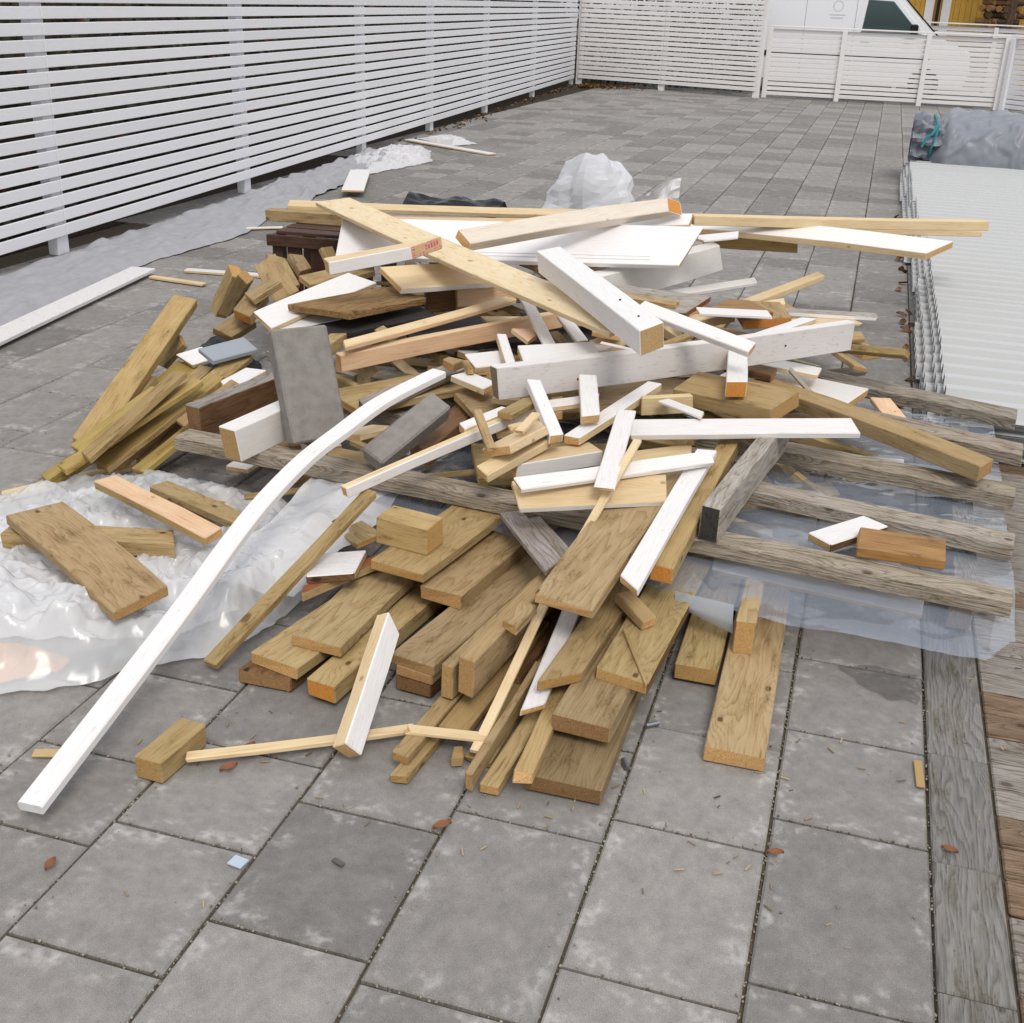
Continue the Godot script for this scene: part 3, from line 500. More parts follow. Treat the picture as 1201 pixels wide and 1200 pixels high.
	["offcut","tan,tan,etan",[-1.837,0.1837,-5.9376,0.7774,-0.0036,0.629,-0.2776,0.8954,0.3481,0.5711,0.07,0.02,0,0,0,1],"tan offcut wedged in the hollows of the heap"],
	["offcut","tan,tan,etan",[-2.0737,0.2056,-3.7589,0.6936,-0.0349,0.7195,0.0077,0.9991,0.0411,0.6319,0.095,0.022,0,0,0,1],"tan offcut wedged in the hollows of the heap"],
	["offcut","greyb,greyb,egrey",[-1.4513,0.3959,-5.3153,0.9036,0.0638,0.4236,-0.1316,0.9824,0.1328,0.8631,0.07,0.045,0,0,0,1],"grey offcut wedged in the hollows of the heap"],
	["offcut","tan,tan,etan",[-1.5247,0.1928,-3.7419,0.3777,0.1948,0.9052,-0.0991,0.9805,-0.1697,0.3572,0.07,0.02,0,0,0,1],"tan offcut wedged in the hollows of the heap"],
	["offcut","tan,tan,etan",[-0.7785,0.3273,-5.622,-0.6017,0.094,0.7932,0.28,0.9548,0.0993,0.3751,0.095,0.022,0,0,0,1],"tan offcut wedged in the hollows of the heap"],
	["offcut","white,pine,epine",[0.0809,0.1847,-4.2236,-0.9983,-0.0495,0.0294,-0.0506,0.9981,-0.0356,0.3752,0.095,0.02,0,0,0,1],"white offcut wedged in the hollows of the heap"],
	["offcut","tan,tan,etan",[-1.9914,0.0645,-3.2265,0.2009,0.1123,0.9732,0.1243,0.9825,-0.1391,0.3359,0.12,0.022,0,0,0,1],"tan offcut wedged in the hollows of the heap"],
	["offcut","tan,tan,etan",[-0.7253,0.0972,-5.6171,-0.9454,-0.1317,0.298,-0.1874,0.968,-0.1666,0.1996,0.03,0.02,0,0,0,1],"tan offcut wedged in the hollows of the heap"],
	["offcut","pine,pine,epine",[-1.1321,0.1332,-5.9906,-0.8847,0.1357,0.446,-0.1445,0.8297,-0.5392,0.8054,0.12,0.045,0,0,0,1],"pale pine offcut wedged in the hollows of the heap"],
	["offcut","pine,pine,epine",[-1.0134,0.0538,-4.7276,0.8034,0.1263,0.582,-0.0951,0.9919,-0.084,0.4899,0.12,0.022,0,0,0,1],"pale pine offcut wedged in the hollows of the heap"],
	["offcut","pine,pine,epine",[-0.9997,0.2869,-4.7503,-0.9848,-0.0847,0.1519,-0.0764,0.9953,0.0595,0.626,0.095,0.02,0,0,0,1],"pale pine offcut wedged in the hollows of the heap"],
	["offcut","pine,pine,epine",[-0.7479,0.0959,-4.0248,-0.9864,0.1148,0.1175,0.1206,0.9918,0.0432,0.2334,0.07,0.022,0,0,0,1],"pale pine offcut wedged in the hollows of the heap"],
	["offcut","tan,tan,etan",[-0.817,0.1996,-5.7632,-0.8262,0.0781,0.5579,0.2491,0.9389,0.2375,0.2465,0.07,0.022,0,0,0,1],"tan offcut wedged in the hollows of the heap"],
	["offcut","tan,tan,etan",[-0.0428,0.2046,-4.334,0.9814,-0.191,0.0182,0.1715,0.916,0.3627,0.6437,0.03,0.045,0,0,0,1],"tan offcut wedged in the hollows of the heap"],
	["offcut","white,pine,epine",[-2.0211,0.3863,-5.4894,0.6702,-0.0529,0.7403,0.2534,0.9538,-0.1612,0.7861,0.03,0.045,0,0,0,1],"white offcut wedged in the hollows of the heap"],
	["offcut","tan,tan,etan",[-1.0048,0.0909,-3.6624,0.9707,-0.1267,0.204,0.1213,0.9919,0.0389,0.8325,0.03,0.03,0,0,0,1],"tan offcut wedged in the hollows of the heap"],
	["offcut","greyb,greyb,egrey",[-1.0703,0.1087,-4.5546,0.7141,-0.0146,0.6999,0.0392,0.999,-0.0191,0.2785,0.045,0.045,0,0,0,1],"grey offcut wedged in the hollows of the heap"],
	["offcut","tan,tan,etan",[-1.9613,0.3846,-5.1913,-0.9503,-0.0449,0.3082,0.0201,0.9787,0.2045,0.2453,0.03,0.02,0,0,0,1],"tan offcut wedged in the hollows of the heap"],
	["offcut","greyb,greyb,egrey",[-0.2562,0.2184,-5.793,-0.6552,-0.0175,0.7552,0.0214,0.9989,0.0417,0.7313,0.095,0.045,0,0,0,1],"grey offcut wedged in the hollows of the heap"],
	["offcut","tan,tan,etan",[-0.0407,0.3961,-5.0232,0.9691,0.0793,0.2337,0.0161,0.9247,-0.3803,0.601,0.095,0.03,0,0,0,1],"tan offcut wedged in the hollows of the heap"],
	["offcut","white,pine,epine",[-0.2669,0.4485,-5.034,-0.3655,0.0285,0.9304,-0.0885,0.9939,-0.0652,0.519,0.07,0.022,0,0,0,1],"white offcut wedged in the hollows of the heap"],
	["offcut","tan,tan,etan",[-1.1053,0.1386,-4.851,-0.6939,-0.0771,0.7159,-0.1643,0.985,-0.0531,0.6879,0.07,0.03,0,0,0,1],"tan offcut wedged in the hollows of the heap"],
	["offcut","white,pine,epine",[-1.1124,0.0555,-3.8829,0.6911,0.0544,0.7207,0.2156,0.9362,-0.2774,0.2584,0.095,0.03,0,0,0,1],"white offcut wedged in the hollows of the heap"],
	["offcut","pine,pine,epine",[-0.7153,0.3732,-4.6998,0.8112,0.213,0.5445,-0.2837,0.9577,0.048,0.2313,0.12,0.022,0,0,0,1],"pale pine offcut wedged in the hollows of the heap"],
	["offcut","tan,tan,etan",[-1.6174,0.0796,-5.5086,0.8076,0.0505,0.5875,-0.152,0.9805,0.1246,0.5918,0.045,0.02,0,0,0,1],"tan offcut wedged in the hollows of the heap"],
	["offcut","tan,tan,etan",[-1.405,0.0787,-4.8402,0.1599,0.0791,0.984,0.0221,0.9963,-0.0836,0.3462,0.095,0.022,0,0,0,1],"tan offcut wedged in the hollows of the heap"],
	["offcut","pine,pine,epine",[-1.031,0.1429,-3.6347,-0.0409,0.1497,0.9879,-0.1599,0.975,-0.1544,0.4702,0.03,0.03,0,0,0,1],"pale pine offcut wedged in the hollows of the heap"],
	["offcut","tan,tan,etan",[-1.3441,0.0751,-3.3073,-0.9747,-0.1002,0.1998,-0.0712,0.9865,0.1478,0.4062,0.045,0.03,0,0,0,1],"tan offcut wedged in the hollows of the heap"],
	["offcut","tan,tan,etan",[-1.554,0.1666,-3.6732,0.9336,-0.0792,0.3495,0.1099,0.9916,-0.0689,0.3039,0.03,0.022,0,0,0,1],"tan offcut wedged in the hollows of the heap"],
	["offcut","tan,tan,etan",[-2.0783,0.2624,-5.9041,-0.9922,-0.0124,0.1237,-0.0321,0.9868,-0.1586,0.8172,0.12,0.02,0,0,0,1],"tan offcut wedged in the hollows of the heap"],
	["offcut","greyb,greyb,egrey",[-0.3571,0.2034,-3.4736,-0.9404,0.2659,0.2121,0.2991,0.9433,0.1437,0.4649,0.045,0.045,0,0,0,1],"grey offcut wedged in the hollows of the heap"],
	["offcut","pine,pine,epine",[-0.3299,0.1036,-3.8267,-0.8206,-0.0367,0.5703,0.1671,0.9389,0.3009,0.9077,0.07,0.022,0,0,0,1],"pale pine offcut wedged in the hollows of the heap"],
	["offcut","tan,tan,etan",[-1.5937,0.1873,-3.5195,-0.9318,0.1686,0.3216,0.1954,0.9793,0.0528,0.1931,0.095,0.045,0,0,0,1],"tan offcut wedged in the hollows of the heap"],
	["offcut","tan,tan,etan",[-0.4549,0.2708,-4.2508,0.2401,0.0604,0.9689,-0.1108,0.9932,-0.0344,0.3991,0.095,0.022,0,0,0,1],"tan offcut wedged in the hollows of the heap"],
	["offcut","pine,pine,epine",[-0.3525,0.1837,-4.4672,-0.9713,-0.2296,0.0615,-0.2272,0.9729,0.0434,0.8712,0.095,0.022,0,0,0,1],"pale pine offcut wedged in the hollows of the heap"],
	["offcut","tan,tan,etan",[-2.1083,0.162,-5.5505,0.6905,-0.0194,0.7231,-0.0535,0.9955,0.0778,0.4205,0.03,0.045,0,0,0,1],"tan offcut wedged in the hollows of the heap"],
	["offcut","tan,tan,etan",[-1.9799,0.1126,-4.6126,0.6787,0.0181,0.7342,-0.469,0.78,0.4143,0.6454,0.12,0.022,0,0,0,1],"tan offcut wedged in the hollows of the heap"],
	["offcut","pine,pine,epine",[-0.6483,0.0589,-5.8844,-0.6673,0.1317,0.7331,0.045,0.9896,-0.1369,0.1825,0.045,0.045,0,0,0,1],"pale pine offcut wedged in the hollows of the heap"],
	["offcut","pine,pine,epine",[-1.8912,0.3535,-5.8302,0.845,-0.0227,0.5343,0.0191,0.9997,0.0124,0.3418,0.03,0.022,0,0,0,1],"pale pine offcut wedged in the hollows of the heap"],
	["offcut","tan,tan,etan",[-1.705,0.3783,-5.7406,0.6597,-0.0784,0.7474,0.4619,0.8269,-0.3209,0.7451,0.03,0.03,0,0,0,1],"tan offcut wedged in the hollows of the heap"],
	["offcut","tan,tan,etan",[-1.5301,0.1364,-5.4887,-0.2277,0.0676,0.9714,-0.4081,0.8991,-0.1582,0.3036,0.095,0.045,0,0,0,1],"tan offcut wedged in the hollows of the heap"],
	["offcut","greyb,greyb,egrey",[-2.1014,0.2769,-4.2313,0.9845,-0.0824,0.1547,0.0616,0.989,0.1344,0.43,0.03,0.045,0,0,0,1],"grey offcut wedged in the hollows of the heap"],
	["offcut","tan,tan,etan",[-2.1291,0.3007,-5.8197,-0.6961,-0.1447,0.7032,0.0862,0.9555,0.2819,0.6511,0.12,0.022,0,0,0,1],"tan offcut wedged in the hollows of the heap"],
	["offcut","pine,pine,epine",[-0.3942,0.3132,-5.3725,-0.9873,-0.1091,0.1157,-0.1427,0.9292,-0.341,0.5604,0.045,0.02,0,0,0,1],"pale pine offcut wedged in the hollows of the heap"],
	["offcut","pine,pine,epine",[-2.0526,0.1758,-4.8946,0.7006,-0.0667,0.7104,0.593,0.6082,-0.5277,0.894,0.07,0.045,0,0,0,1],"pale pine offcut wedged in the hollows of the heap"],
	["offcut","tan,tan,etan",[-1.5061,0.1629,-3.4011,-0.9547,-0.1659,0.247,-0.2462,0.9065,-0.343,0.8356,0.03,0.022,0,0,0,1],"tan offcut wedged in the hollows of the heap"],
	["offcut","pine,pine,epine",[-0.7059,0.1149,-4.8315,-0.197,-0.0326,0.9799,-0.0786,0.9968,0.0173,0.3146,0.03,0.022,0,0,0,1],"pale pine offcut wedged in the hollows of the heap"],
	["offcut","pine,pine,epine",[-0.3909,0.2088,-4.5082,0.8073,0.1654,0.5664,-0.0987,0.9842,-0.1467,0.3873,0.07,0.02,0,0,0,1],"pale pine offcut wedged in the hollows of the heap"],
	["offcut","white,pine,epine",[-1.7095,0.4419,-5.4419,0.9675,0.105,0.2301,-0.109,0.994,0.0045,0.3803,0.095,0.02,0,0,0,1],"white offcut wedged in the hollows of the heap"],
	["offcut","pine,pine,epine",[-0.7563,0.3465,-5.1251,0.8223,-0.2541,0.5092,0.1588,0.9617,0.2236,0.3492,0.045,0.045,0,0,0,1],"pale pine offcut wedged in the hollows of the heap"],
	["offcut","tan,tan,etan",[-0.1265,0.2812,-5.7715,0.655,-0.0623,0.753,0.0273,0.9979,0.0588,0.776,0.12,0.03,0,0,0,1],"tan offcut wedged in the hollows of the heap"],
	["offcut","white,pine,epine",[-1.9396,0.0731,-4.0152,0.5206,0.1273,0.8442,-0.163,0.9854,-0.0481,0.4897,0.07,0.02,0,0,0,1],"white offcut wedged in the hollows of the heap"],
	["offcut","tan,tan,etan",[-1.4019,0.224,-4.498,-0.9572,0.0766,0.2792,0.1546,0.9506,0.2691,0.5468,0.095,0.03,0,0,0,1],"tan offcut wedged in the hollows of the heap"],
	["offcut","tan,tan,etan",[-1.9666,0.1496,-3.8015,0.8222,0.0271,0.5685,-0.0459,0.9988,0.0187,0.6055,0.03,0.03,0,0,0,1],"tan offcut wedged in the hollows of the heap"],
	["offcut","tan,tan,etan",[-0.4469,0.363,-5.1986,-0.8917,0.193,0.4094,0.1153,0.9715,-0.207,0.6254,0.095,0.02,0,0,0,1],"tan offcut wedged in the hollows of the heap"],
	["offcut","pine,pine,epine",[-0.3158,0.0965,-6.0308,-0.3747,-0.0632,0.925,-0.3752,0.9227,-0.0889,0.3558,0.045,0.03,0,0,0,1],"pale pine offcut wedged in the hollows of the heap"],
	["offcut","tan,tan,etan",[-1.9345,0.434,-4.0202,0.2005,0.1167,0.9727,-0.1073,0.9895,-0.0966,0.4609,0.07,0.045,0,0,0,1],"tan offcut wedged in the hollows of the heap"],
	["offcut","tan,tan,etan",[-0.9921,0.2583,-4.6413,0.2347,0.1262,0.9639,-0.1541,0.9838,-0.0913,0.5091,0.03,0.022,0,0,0,1],"tan offcut wedged in the hollows of the heap"],
	["offcut","greyb,greyb,egrey",[-1.4414,0.1005,-3.505,0.857,-0.166,0.4878,0.1811,0.9833,0.0164,0.549,0.045,0.03,0,0,0,1],"grey offcut wedged in the hollows of the heap"],
	["offcut","tan,tan,etan",[-1.3265,0.4773,-5.4599,0.7263,0.0167,0.6871,0.0469,0.9962,-0.0738,0.7534,0.12,0.022,0,0,0,1],"tan offcut wedged in the hollows of the heap"],
	["offcut","tan,tan,etan",[-2.1228,0.3509,-4.779,0.1852,-0.0852,0.979,-0.1049,0.9888,0.1059,0.5473,0.045,0.02,0,0,0,1],"tan offcut wedged in the hollows of the heap"],
	["offcut","greyb,greyb,egrey",[-1.0617,0.1916,-4.7897,0.0655,0.1077,0.992,-0.1222,0.9875,-0.0991,0.2047,0.12,0.02,0,0,0,1],"grey offcut wedged in the hollows of the heap"],
	["offcut","tan,tan,etan",[-0.289,0.0956,-4.8792,0.8377,-0.0177,0.5458,-0.0481,0.9932,0.106,0.9321,0.12,0.022,0,0,0,1],"tan offcut wedged in the hollows of the heap"],
	["offcut","pine,pine,epine",[-1.0056,0.4105,-4.873,0.6758,-0.0989,0.7304,-0.2124,0.9228,0.3215,0.7139,0.045,0.03,0,0,0,1],"pale pine offcut wedged in the hollows of the heap"],
	["offcut","pine,pine,epine",[-1.2642,0.3809,-4.9808,-0.8203,0.0641,0.5684,0.0342,0.9974,-0.0631,0.6647,0.095,0.02,0,0,0,1],"pale pine offcut wedged in the hollows of the heap"],
	["offcut","pine,pine,epine",[-1.2843,0.1872,-4.2379,-0.0384,-0.0644,0.9972,0.1196,0.9904,0.0686,0.3982,0.07,0.022,0,0,0,1],"pale pine offcut wedged in the hollows of the heap"],
	["offcut","white,pine,epine",[-1.8872,0.186,-5.0326,0.6201,0.1014,0.7779,0.0603,0.9825,-0.1762,0.9445,0.045,0.02,0,0,0,1],"white offcut wedged in the hollows of the heap"],
	["offcut","tan,tan,etan",[-0.5664,0.1793,-4.2624,0.5092,0.0112,0.8606,-0.0343,0.9994,0.0073,0.2526,0.045,0.03,0,0,0,1],"tan offcut wedged in the hollows of the heap"],
	["offcut","greyb,greyb,egrey",[-0.6023,0.201,-4.0381,0.995,0.0783,0.0615,-0.0852,0.9892,0.1193,0.4043,0.03,0.022,0,0,0,1],"grey offcut wedged in the hollows of the heap"],
	["offcut","tan,tan,etan",[-1.4875,0.1257,-3.6227,0.9237,0.0595,0.3785,-0.0532,0.9982,-0.0272,0.5323,0.03,0.03,0,0,0,1],"tan offcut wedged in the hollows of the heap"],
	["offcut","greyb,greyb,egrey",[-2.0755,0.0866,-5.4613,0.612,0.1672,0.773,0.1876,0.9188,-0.3473,0.1903,0.095,0.045,0,0,0,1],"grey offcut wedged in the hollows of the heap"],
	["offcut","tan,tan,etan",[-0.1963,0.1822,-4.8442,-0.903,-0.2594,0.3425,-0.2074,0.9613,0.1814,0.567,0.045,0.02,0,0,0,1],"tan offcut wedged in the hollows of the heap"],
	["offcut","tan,tan,etan",[-2.0012,0.3095,-4.0974,0.9538,-0.1751,0.2441,0.1376,0.9769,0.1633,0.3786,0.03,0.03,0,0,0,1],"tan offcut wedged in the hollows of the heap"],
	["offcut","white,pine,epine",[-1.4927,0.056,-5.7818,-0.5681,-0.0081,0.8229,-0.2214,0.9646,-0.1434,0.4854,0.045,0.045,0,0,0,1],"white offcut wedged in the hollows of the heap"],
	["offcut","tan,tan,etan",[-1.9478,0.0726,-5.0959,-0.9985,-0.0241,0.0491,-0.0173,0.991,0.1331,0.4491,0.095,0.02,0,0,0,1],"tan offcut wedged in the hollows of the heap"],
	["offcut","tan,tan,etan",[-1.8637,0.1135,-3.5666,0.711,-0.1651,0.6836,0.3449,0.929,-0.1343,0.2083,0.095,0.045,0,0,0,1],"tan offcut wedged in the hollows of the heap"],
	["offcut","white,pine,epine",[0.0252,0.1418,-3.2847,-0.9941,0.0914,0.0585,0.1083,0.8645,0.4908,0.6237,0.12,0.022,0,0,0,1],"white offcut wedged in the hollows of the heap"],
	["offcut","pine,pine,epine",[-1.0732,0.3534,-4.3433,-0.226,0.0741,0.9713,0.0477,0.9968,-0.0649,0.256,0.045,0.03,0,0,0,1],"pale pine offcut wedged in the hollows of the heap"],
	["offcut","tan,tan,etan",[-1.7483,0.1889,-5.5884,-0.3008,0.0033,0.9537,0.2626,0.9616,0.0795,0.3019,0.095,0.02,0,0,0,1],"tan offcut wedged in the hollows of the heap"],
	["offcut","white,pine,epine",[-2.0666,0.0786,-3.7612,-0.0893,-0.0368,0.9953,-0.0282,0.999,0.0344,0.4081,0.095,0.02,0,0,0,1],"white offcut wedged in the hollows of the heap"],
	["offcut","pine,pine,epine",[-1.9459,0.2549,-4.9608,-0.9686,-0.2145,0.1255,-0.2179,0.9759,-0.0138,0.2326,0.03,0.02,0,0,0,1],"pale pine offcut wedged in the hollows of the heap"],
	["offcut","tan,tan,etan",[-1.0341,0.2967,-3.8229,-0.8548,-0.044,0.5172,0.0122,0.9944,0.1048,0.1841,0.07,0.022,0,0,0,1],"tan offcut wedged in the hollows of the heap"],
	["offcut","greyb,greyb,egrey",[-0.2404,0.1986,-5.4605,0.8986,-0.0183,0.4383,0.1113,0.976,-0.1875,0.2966,0.045,0.022,0,0,0,1],"grey offcut wedged in the hollows of the heap"],
	["offcut","pine,pine,epine",[-2.121,0.3194,-4.9618,-0.4531,-0.0653,0.8891,0.3525,0.9029,0.246,0.1109,0.07,0.045,0,0,0,1],"pale pine offcut wedged in the hollows of the heap"],
	["offcut","tan,tan,etan",[-0.5026,0.0847,-6.0047,0.5214,0.0825,0.8493,-0.162,0.9868,0.0035,0.136,0.12,0.03,0,0,0,1],"tan offcut wedged in the hollows of the heap"],
	["offcut","tan,tan,etan",[-1.8174,0.062,-4.9532,-0.704,-0.0162,0.71,-0.2766,0.9271,-0.2531,0.1571,0.07,0.02,0,0,0,1],"tan offcut wedged in the hollows of the heap"],
	["offcut","tan,tan,etan",[-1.4285,0.1241,-3.1237,0.7933,0.0677,0.605,-0.1577,0.9827,0.0969,0.2371,0.095,0.022,0,0,0,1],"tan offcut wedged in the hollows of the heap"],
	["offcut","tan,tan,etan",[-0.8363,0.3021,-4.9572,-0.5246,0.0892,0.8467,0.0827,0.9951,-0.0536,0.1641,0.12,0.022,0,0,0,1],"tan offcut wedged in the hollows of the heap"],
	["offcut","tan,tan,etan",[-1.8919,0.4515,-5.3346,0.6937,0.0464,0.7187,0.0233,0.996,-0.0868,0.1024,0.03,0.03,0,0,0,1],"tan offcut wedged in the hollows of the heap"],
	["offcut","tan,tan,etan",[-2.0923,0.2502,-4.8205,0.2021,0.0931,0.9749,0.2217,0.9653,-0.1382,0.1044,0.12,0.03,0,0,0,1],"tan offcut wedged in the hollows of the heap"],
	["offcut","pine,pine,epine",[-1.8609,0.0776,-5.4944,-0.9954,0.0665,0.0696,0.0619,0.9959,-0.0661,0.1309,0.045,0.03,0,0,0,1],"pale pine offcut wedged in the hollows of the heap"],
	["offcut","pine,pine,epine",[-1.8016,0.0512,-5.7548,0.9962,-0.0146,0.0854,0.0397,0.9533,-0.2995,0.2848,0.045,0.02,0,0,0,1],"pale pine offcut wedged in the hollows of the heap"],
	["offcut","tan,tan,etan",[-0.7313,0.3011,-5.5176,-0.9681,-0.0472,0.2462,-0.0972,0.9759,-0.1954,0.1066,0.095,0.03,0,0,0,1],"tan offcut wedged in the hollows of the heap"],
	["offcut","tan,tan,etan",[-0.1447,0.1829,-6.0828,-0.0784,-0.1353,0.9877,0.4642,0.8718,0.1563,0.1954,0.07,0.045,0,0,0,1],"tan offcut wedged in the hollows of the heap"],
	["offcut","tan,tan,etan",[-0.7703,0.4061,-4.5445,0.7985,-0.0401,0.6007,0.0167,0.9989,0.0445,0.1864,0.045,0.045,0,0,0,1],"tan offcut wedged in the hollows of the heap"],
	["offcut","pine,pine,epine",[-0.6587,0.3733,-5.3143,-0.8598,-0.1779,0.4786,-0.0717,0.9702,0.2316,0.3126,0.07,0.045,0,0,0,1],"pale pine offcut wedged in the hollows of the heap"],
	["offcut","greyb,greyb,egrey",[-0.9333,0.3586,-4.648,0.5612,-0.0026,0.8276,-0.0205,0.9996,0.017,0.3139,0.07,0.045,0,0,0,1],"grey offcut wedged in the hollows of the heap"],
	["offcut","tan,tan,etan",[-1.2806,0.4253,-5.937,-0.6024,-0.0878,0.7933,-0.1135,0.9933,0.0238,0.2979,0.045,0.02,0,0,0,1],"tan offcut wedged in the hollows of the heap"],
	["offcut","pine,pine,epine",[-1.0934,0.2406,-5.753,0.8327,-0.0451,0.5518,-0.1309,0.9524,0.2754,0.119,0.12,0.022,0,0,0,1],"pale pine offcut wedged in the hollows of the heap"],
	["offcut","tan,tan,etan",[-1.8351,0.1512,-5.5561,-0.11,-0.0173,0.9938,0.1393,0.9897,0.0327,0.2436,0.12,0.03,0,0,0,1],"tan offcut wedged in the hollows of the heap"],
	["offcut","tan,tan,etan",[-1.7441,0.2586,-4.7259,0.7112,-0.1356,0.6898,0.1045,0.9907,0.087,0.2195,0.045,0.045,0,0,0,1],"tan offcut wedged in the hollows of the heap"],
	["offcut","pine,pine,epine",[-1.0203,0.1735,-5.3491,-0.7834,0.01,0.6215,0.0803,0.9931,0.0852,0.3618,0.095,0.045,0,0,0,1],"pale pine offcut wedged in the hollows of the heap"],
	["offcut","white,pine,epine",[-0.7777,0.1645,-6.0451,-0.7313,0.0157,0.6818,-0.166,0.9656,-0.2003,0.3375,0.045,0.045,0,0,0,1],"white offcut wedged in the hollows of the heap"],
	["offcut","tan,tan,etan",[-0.8842,0.2162,-5.1676,-0.9454,0.0317,0.3243,0.151,0.9246,0.3499,0.341,0.095,0.02,0,0,0,1],"tan offcut wedged in the hollows of the heap"],
	["offcut","pine,pine,epine",[-0.7856,0.0943,-3.9021,0.9843,-0.015,0.1759,0.0823,0.9206,-0.3818,0.1129,0.095,0.045,0,0,0,1],"pale pine offcut wedged in the hollows of the heap"],
	["offcut","pine,pine,epine",[-0.3431,0.0889,-5.7289,-0.6976,-0.0118,0.7164,-0.0779,0.9952,-0.0594,0.2074,0.095,0.022,0,0,0,1],"pale pine offcut wedged in the hollows of the heap"],
	["offcut","white,pine,epine",[-0.529,0.1236,-3.4408,0.7199,0.0462,0.6926,-0.4163,0.8271,0.3775,0.1572,0.07,0.03,0,0,0,1],"white offcut wedged in the hollows of the heap"],
	["offcut","tan,tan,etan",[-0.538,0.1814,-4.8599,0.6486,-0.0074,0.7611,-0.0636,0.9959,0.0639,0.1761,0.07,0.02,0,0,0,1],"tan offcut wedged in the hollows of the heap"],
	["offcut","tan,tan,etan",[-0.4102,0.3125,-4.5268,0.1949,0.006,0.9808,-0.2767,0.9597,0.0491,0.1336,0.03,0.03,0,0,0,1],"tan offcut wedged in the hollows of the heap"],
	["offcut","white,pine,epine",[-0.7129,0.0622,-3.7634,-0.2331,-0.3344,0.9132,-0.0794,0.9424,0.3249,0.1003,0.045,0.045,0,0,0,1],"white offcut wedged in the hollows of the heap"],
	["offcut","pine,pine,epine",[-0.8032,0.0694,-5.2086,0.9597,0.0379,0.2783,-0.1749,0.8559,0.4867,0.259,0.12,0.03,0,0,0,1],"pale pine offcut wedged in the hollows of the heap"],
	["offcut","pine,pine,epine",[-0.0112,0.0707,-5.3733,0.1919,0.0987,0.9764,0.2514,0.9568,-0.1461,0.3009,0.045,0.02,0,0,0,1],"pale pine offcut wedged in the hollows of the heap"],
	["offcut","pine,pine,epine",[-0.4735,0.0553,-3.8712,0.4179,0.0082,0.9085,0.0521,0.9981,-0.033,0.1316,0.12,0.045,0,0,0,1],"pale pine offcut wedged in the hollows of the heap"],
	["offcut","tan,tan,etan",[-1.6567,0.0833,-4.0285,-0.9822,0.1846,0.0354,0.1872,0.9774,0.098,0.2362,0.095,0.03,0,0,0,1],"tan offcut wedged in the hollows of the heap"],
	["offcut","tan,tan,etan",[-0.5946,0.2549,-3.6357,0.6352,-0.1707,0.7532,0.1111,0.9853,0.1296,0.2829,0.07,0.022,0,0,0,1],"tan offcut wedged in the hollows of the heap"],
	["offcut","tan,tan,etan",[0.0378,0.1337,-3.9019,0.7758,-0.2715,0.5695,0.325,0.9457,0.0081,0.3731,0.03,0.03,0,0,0,1],"tan offcut wedged in the hollows of the heap"],
	["offcut","pine,pine,epine",[-1.7098,0.3706,-5.2751,0.6117,0.0425,0.79,0.0978,0.9868,-0.1288,0.2563,0.045,0.022,0,0,0,1],"pale pine offcut wedged in the hollows of the heap"],
	["offcut","greyb,greyb,egrey",[-0.5421,0.3842,-4.5421,-0.6639,-0.0422,0.7466,-0.1834,0.9771,-0.1078,0.2577,0.095,0.022,0,0,0,1],"grey offcut wedged in the hollows of the heap"],
	["offcut","white,pine,epine",[-0.9089,0.3167,-4.4604,-0.9765,0.135,0.1683,0.1236,0.9894,-0.0765,0.1751,0.095,0.03,0,0,0,1],"white offcut wedged in the hollows of the heap"],
	["offcut","pine,pine,epine",[-1.5053,0.3415,-3.4301,-0.2851,0.1255,0.9502,-0.135,0.9762,-0.1695,0.1989,0.12,0.022,0,0,0,1],"pale pine offcut wedged in the hollows of the heap"],
	["offcut","tan,tan,etan",[0.0225,0.2306,-5.4498,0.5088,-0.0613,0.8587,0.2511,0.9647,-0.0799,0.2227,0.07,0.022,0,0,0,1],"tan offcut wedged in the hollows of the heap"],
	["offcut","tan,tan,etan",[-2.0827,0.297,-4.6671,-0.9736,0.0381,0.2251,0.0497,0.9977,0.0464,0.3345,0.095,0.022,0,0,0,1],"tan offcut wedged in the hollows of the heap"],
	["offcut","tan,tan,etan",[-0.3477,0.3137,-4.0511,0.8154,-0.0742,0.5742,-0.0047,0.9909,0.1346,0.2787,0.03,0.03,0,0,0,1],"tan offcut wedged in the hollows of the heap"],
	["offcut","greyb,greyb,egrey",[-1.2858,0.5055,-4.8985,0.7235,0.0947,0.6838,-0.147,0.989,0.0185,0.2625,0.03,0.03,0,0,0,1],"grey offcut wedged in the hollows of the heap"],
	["offcut","greyb,greyb,egrey",[-1.8251,0.0587,-5.9747,0.5941,-0.0187,0.8042,-0.0274,0.9987,0.0434,0.2114,0.045,0.02,0,0,0,1],"grey offcut wedged in the hollows of the heap"],
	["offcut","tan,tan,etan",[-1.7651,0.1549,-5.1131,0.3989,-0.0843,0.9131,0.2214,0.9752,-0.0067,0.1188,0.045,0.022,0,0,0,1],"tan offcut wedged in the hollows of the heap"],
	["offcut","white,pine,epine",[-1.9517,0.194,-4.1587,-0.5968,-0.1182,0.7936,-0.1929,0.9812,0.0011,0.1886,0.045,0.02,0,0,0,1],"white offcut wedged in the hollows of the heap"],
	["offcut","tan,tan,etan",[-1.5173,0.1452,-3.9873,0.929,0.0977,0.3569,-0.0585,0.9912,-0.1191,0.109,0.12,0.02,0,0,0,1],"tan offcut wedged in the hollows of the heap"],
	["offcut","tan,tan,etan",[-0.8343,0.1537,-4.7692,-0.7048,-0.0408,0.7083,-0.089,0.9955,-0.0312,0.2623,0.07,0.045,0,0,0,1],"tan offcut wedged in the hollows of the heap"],
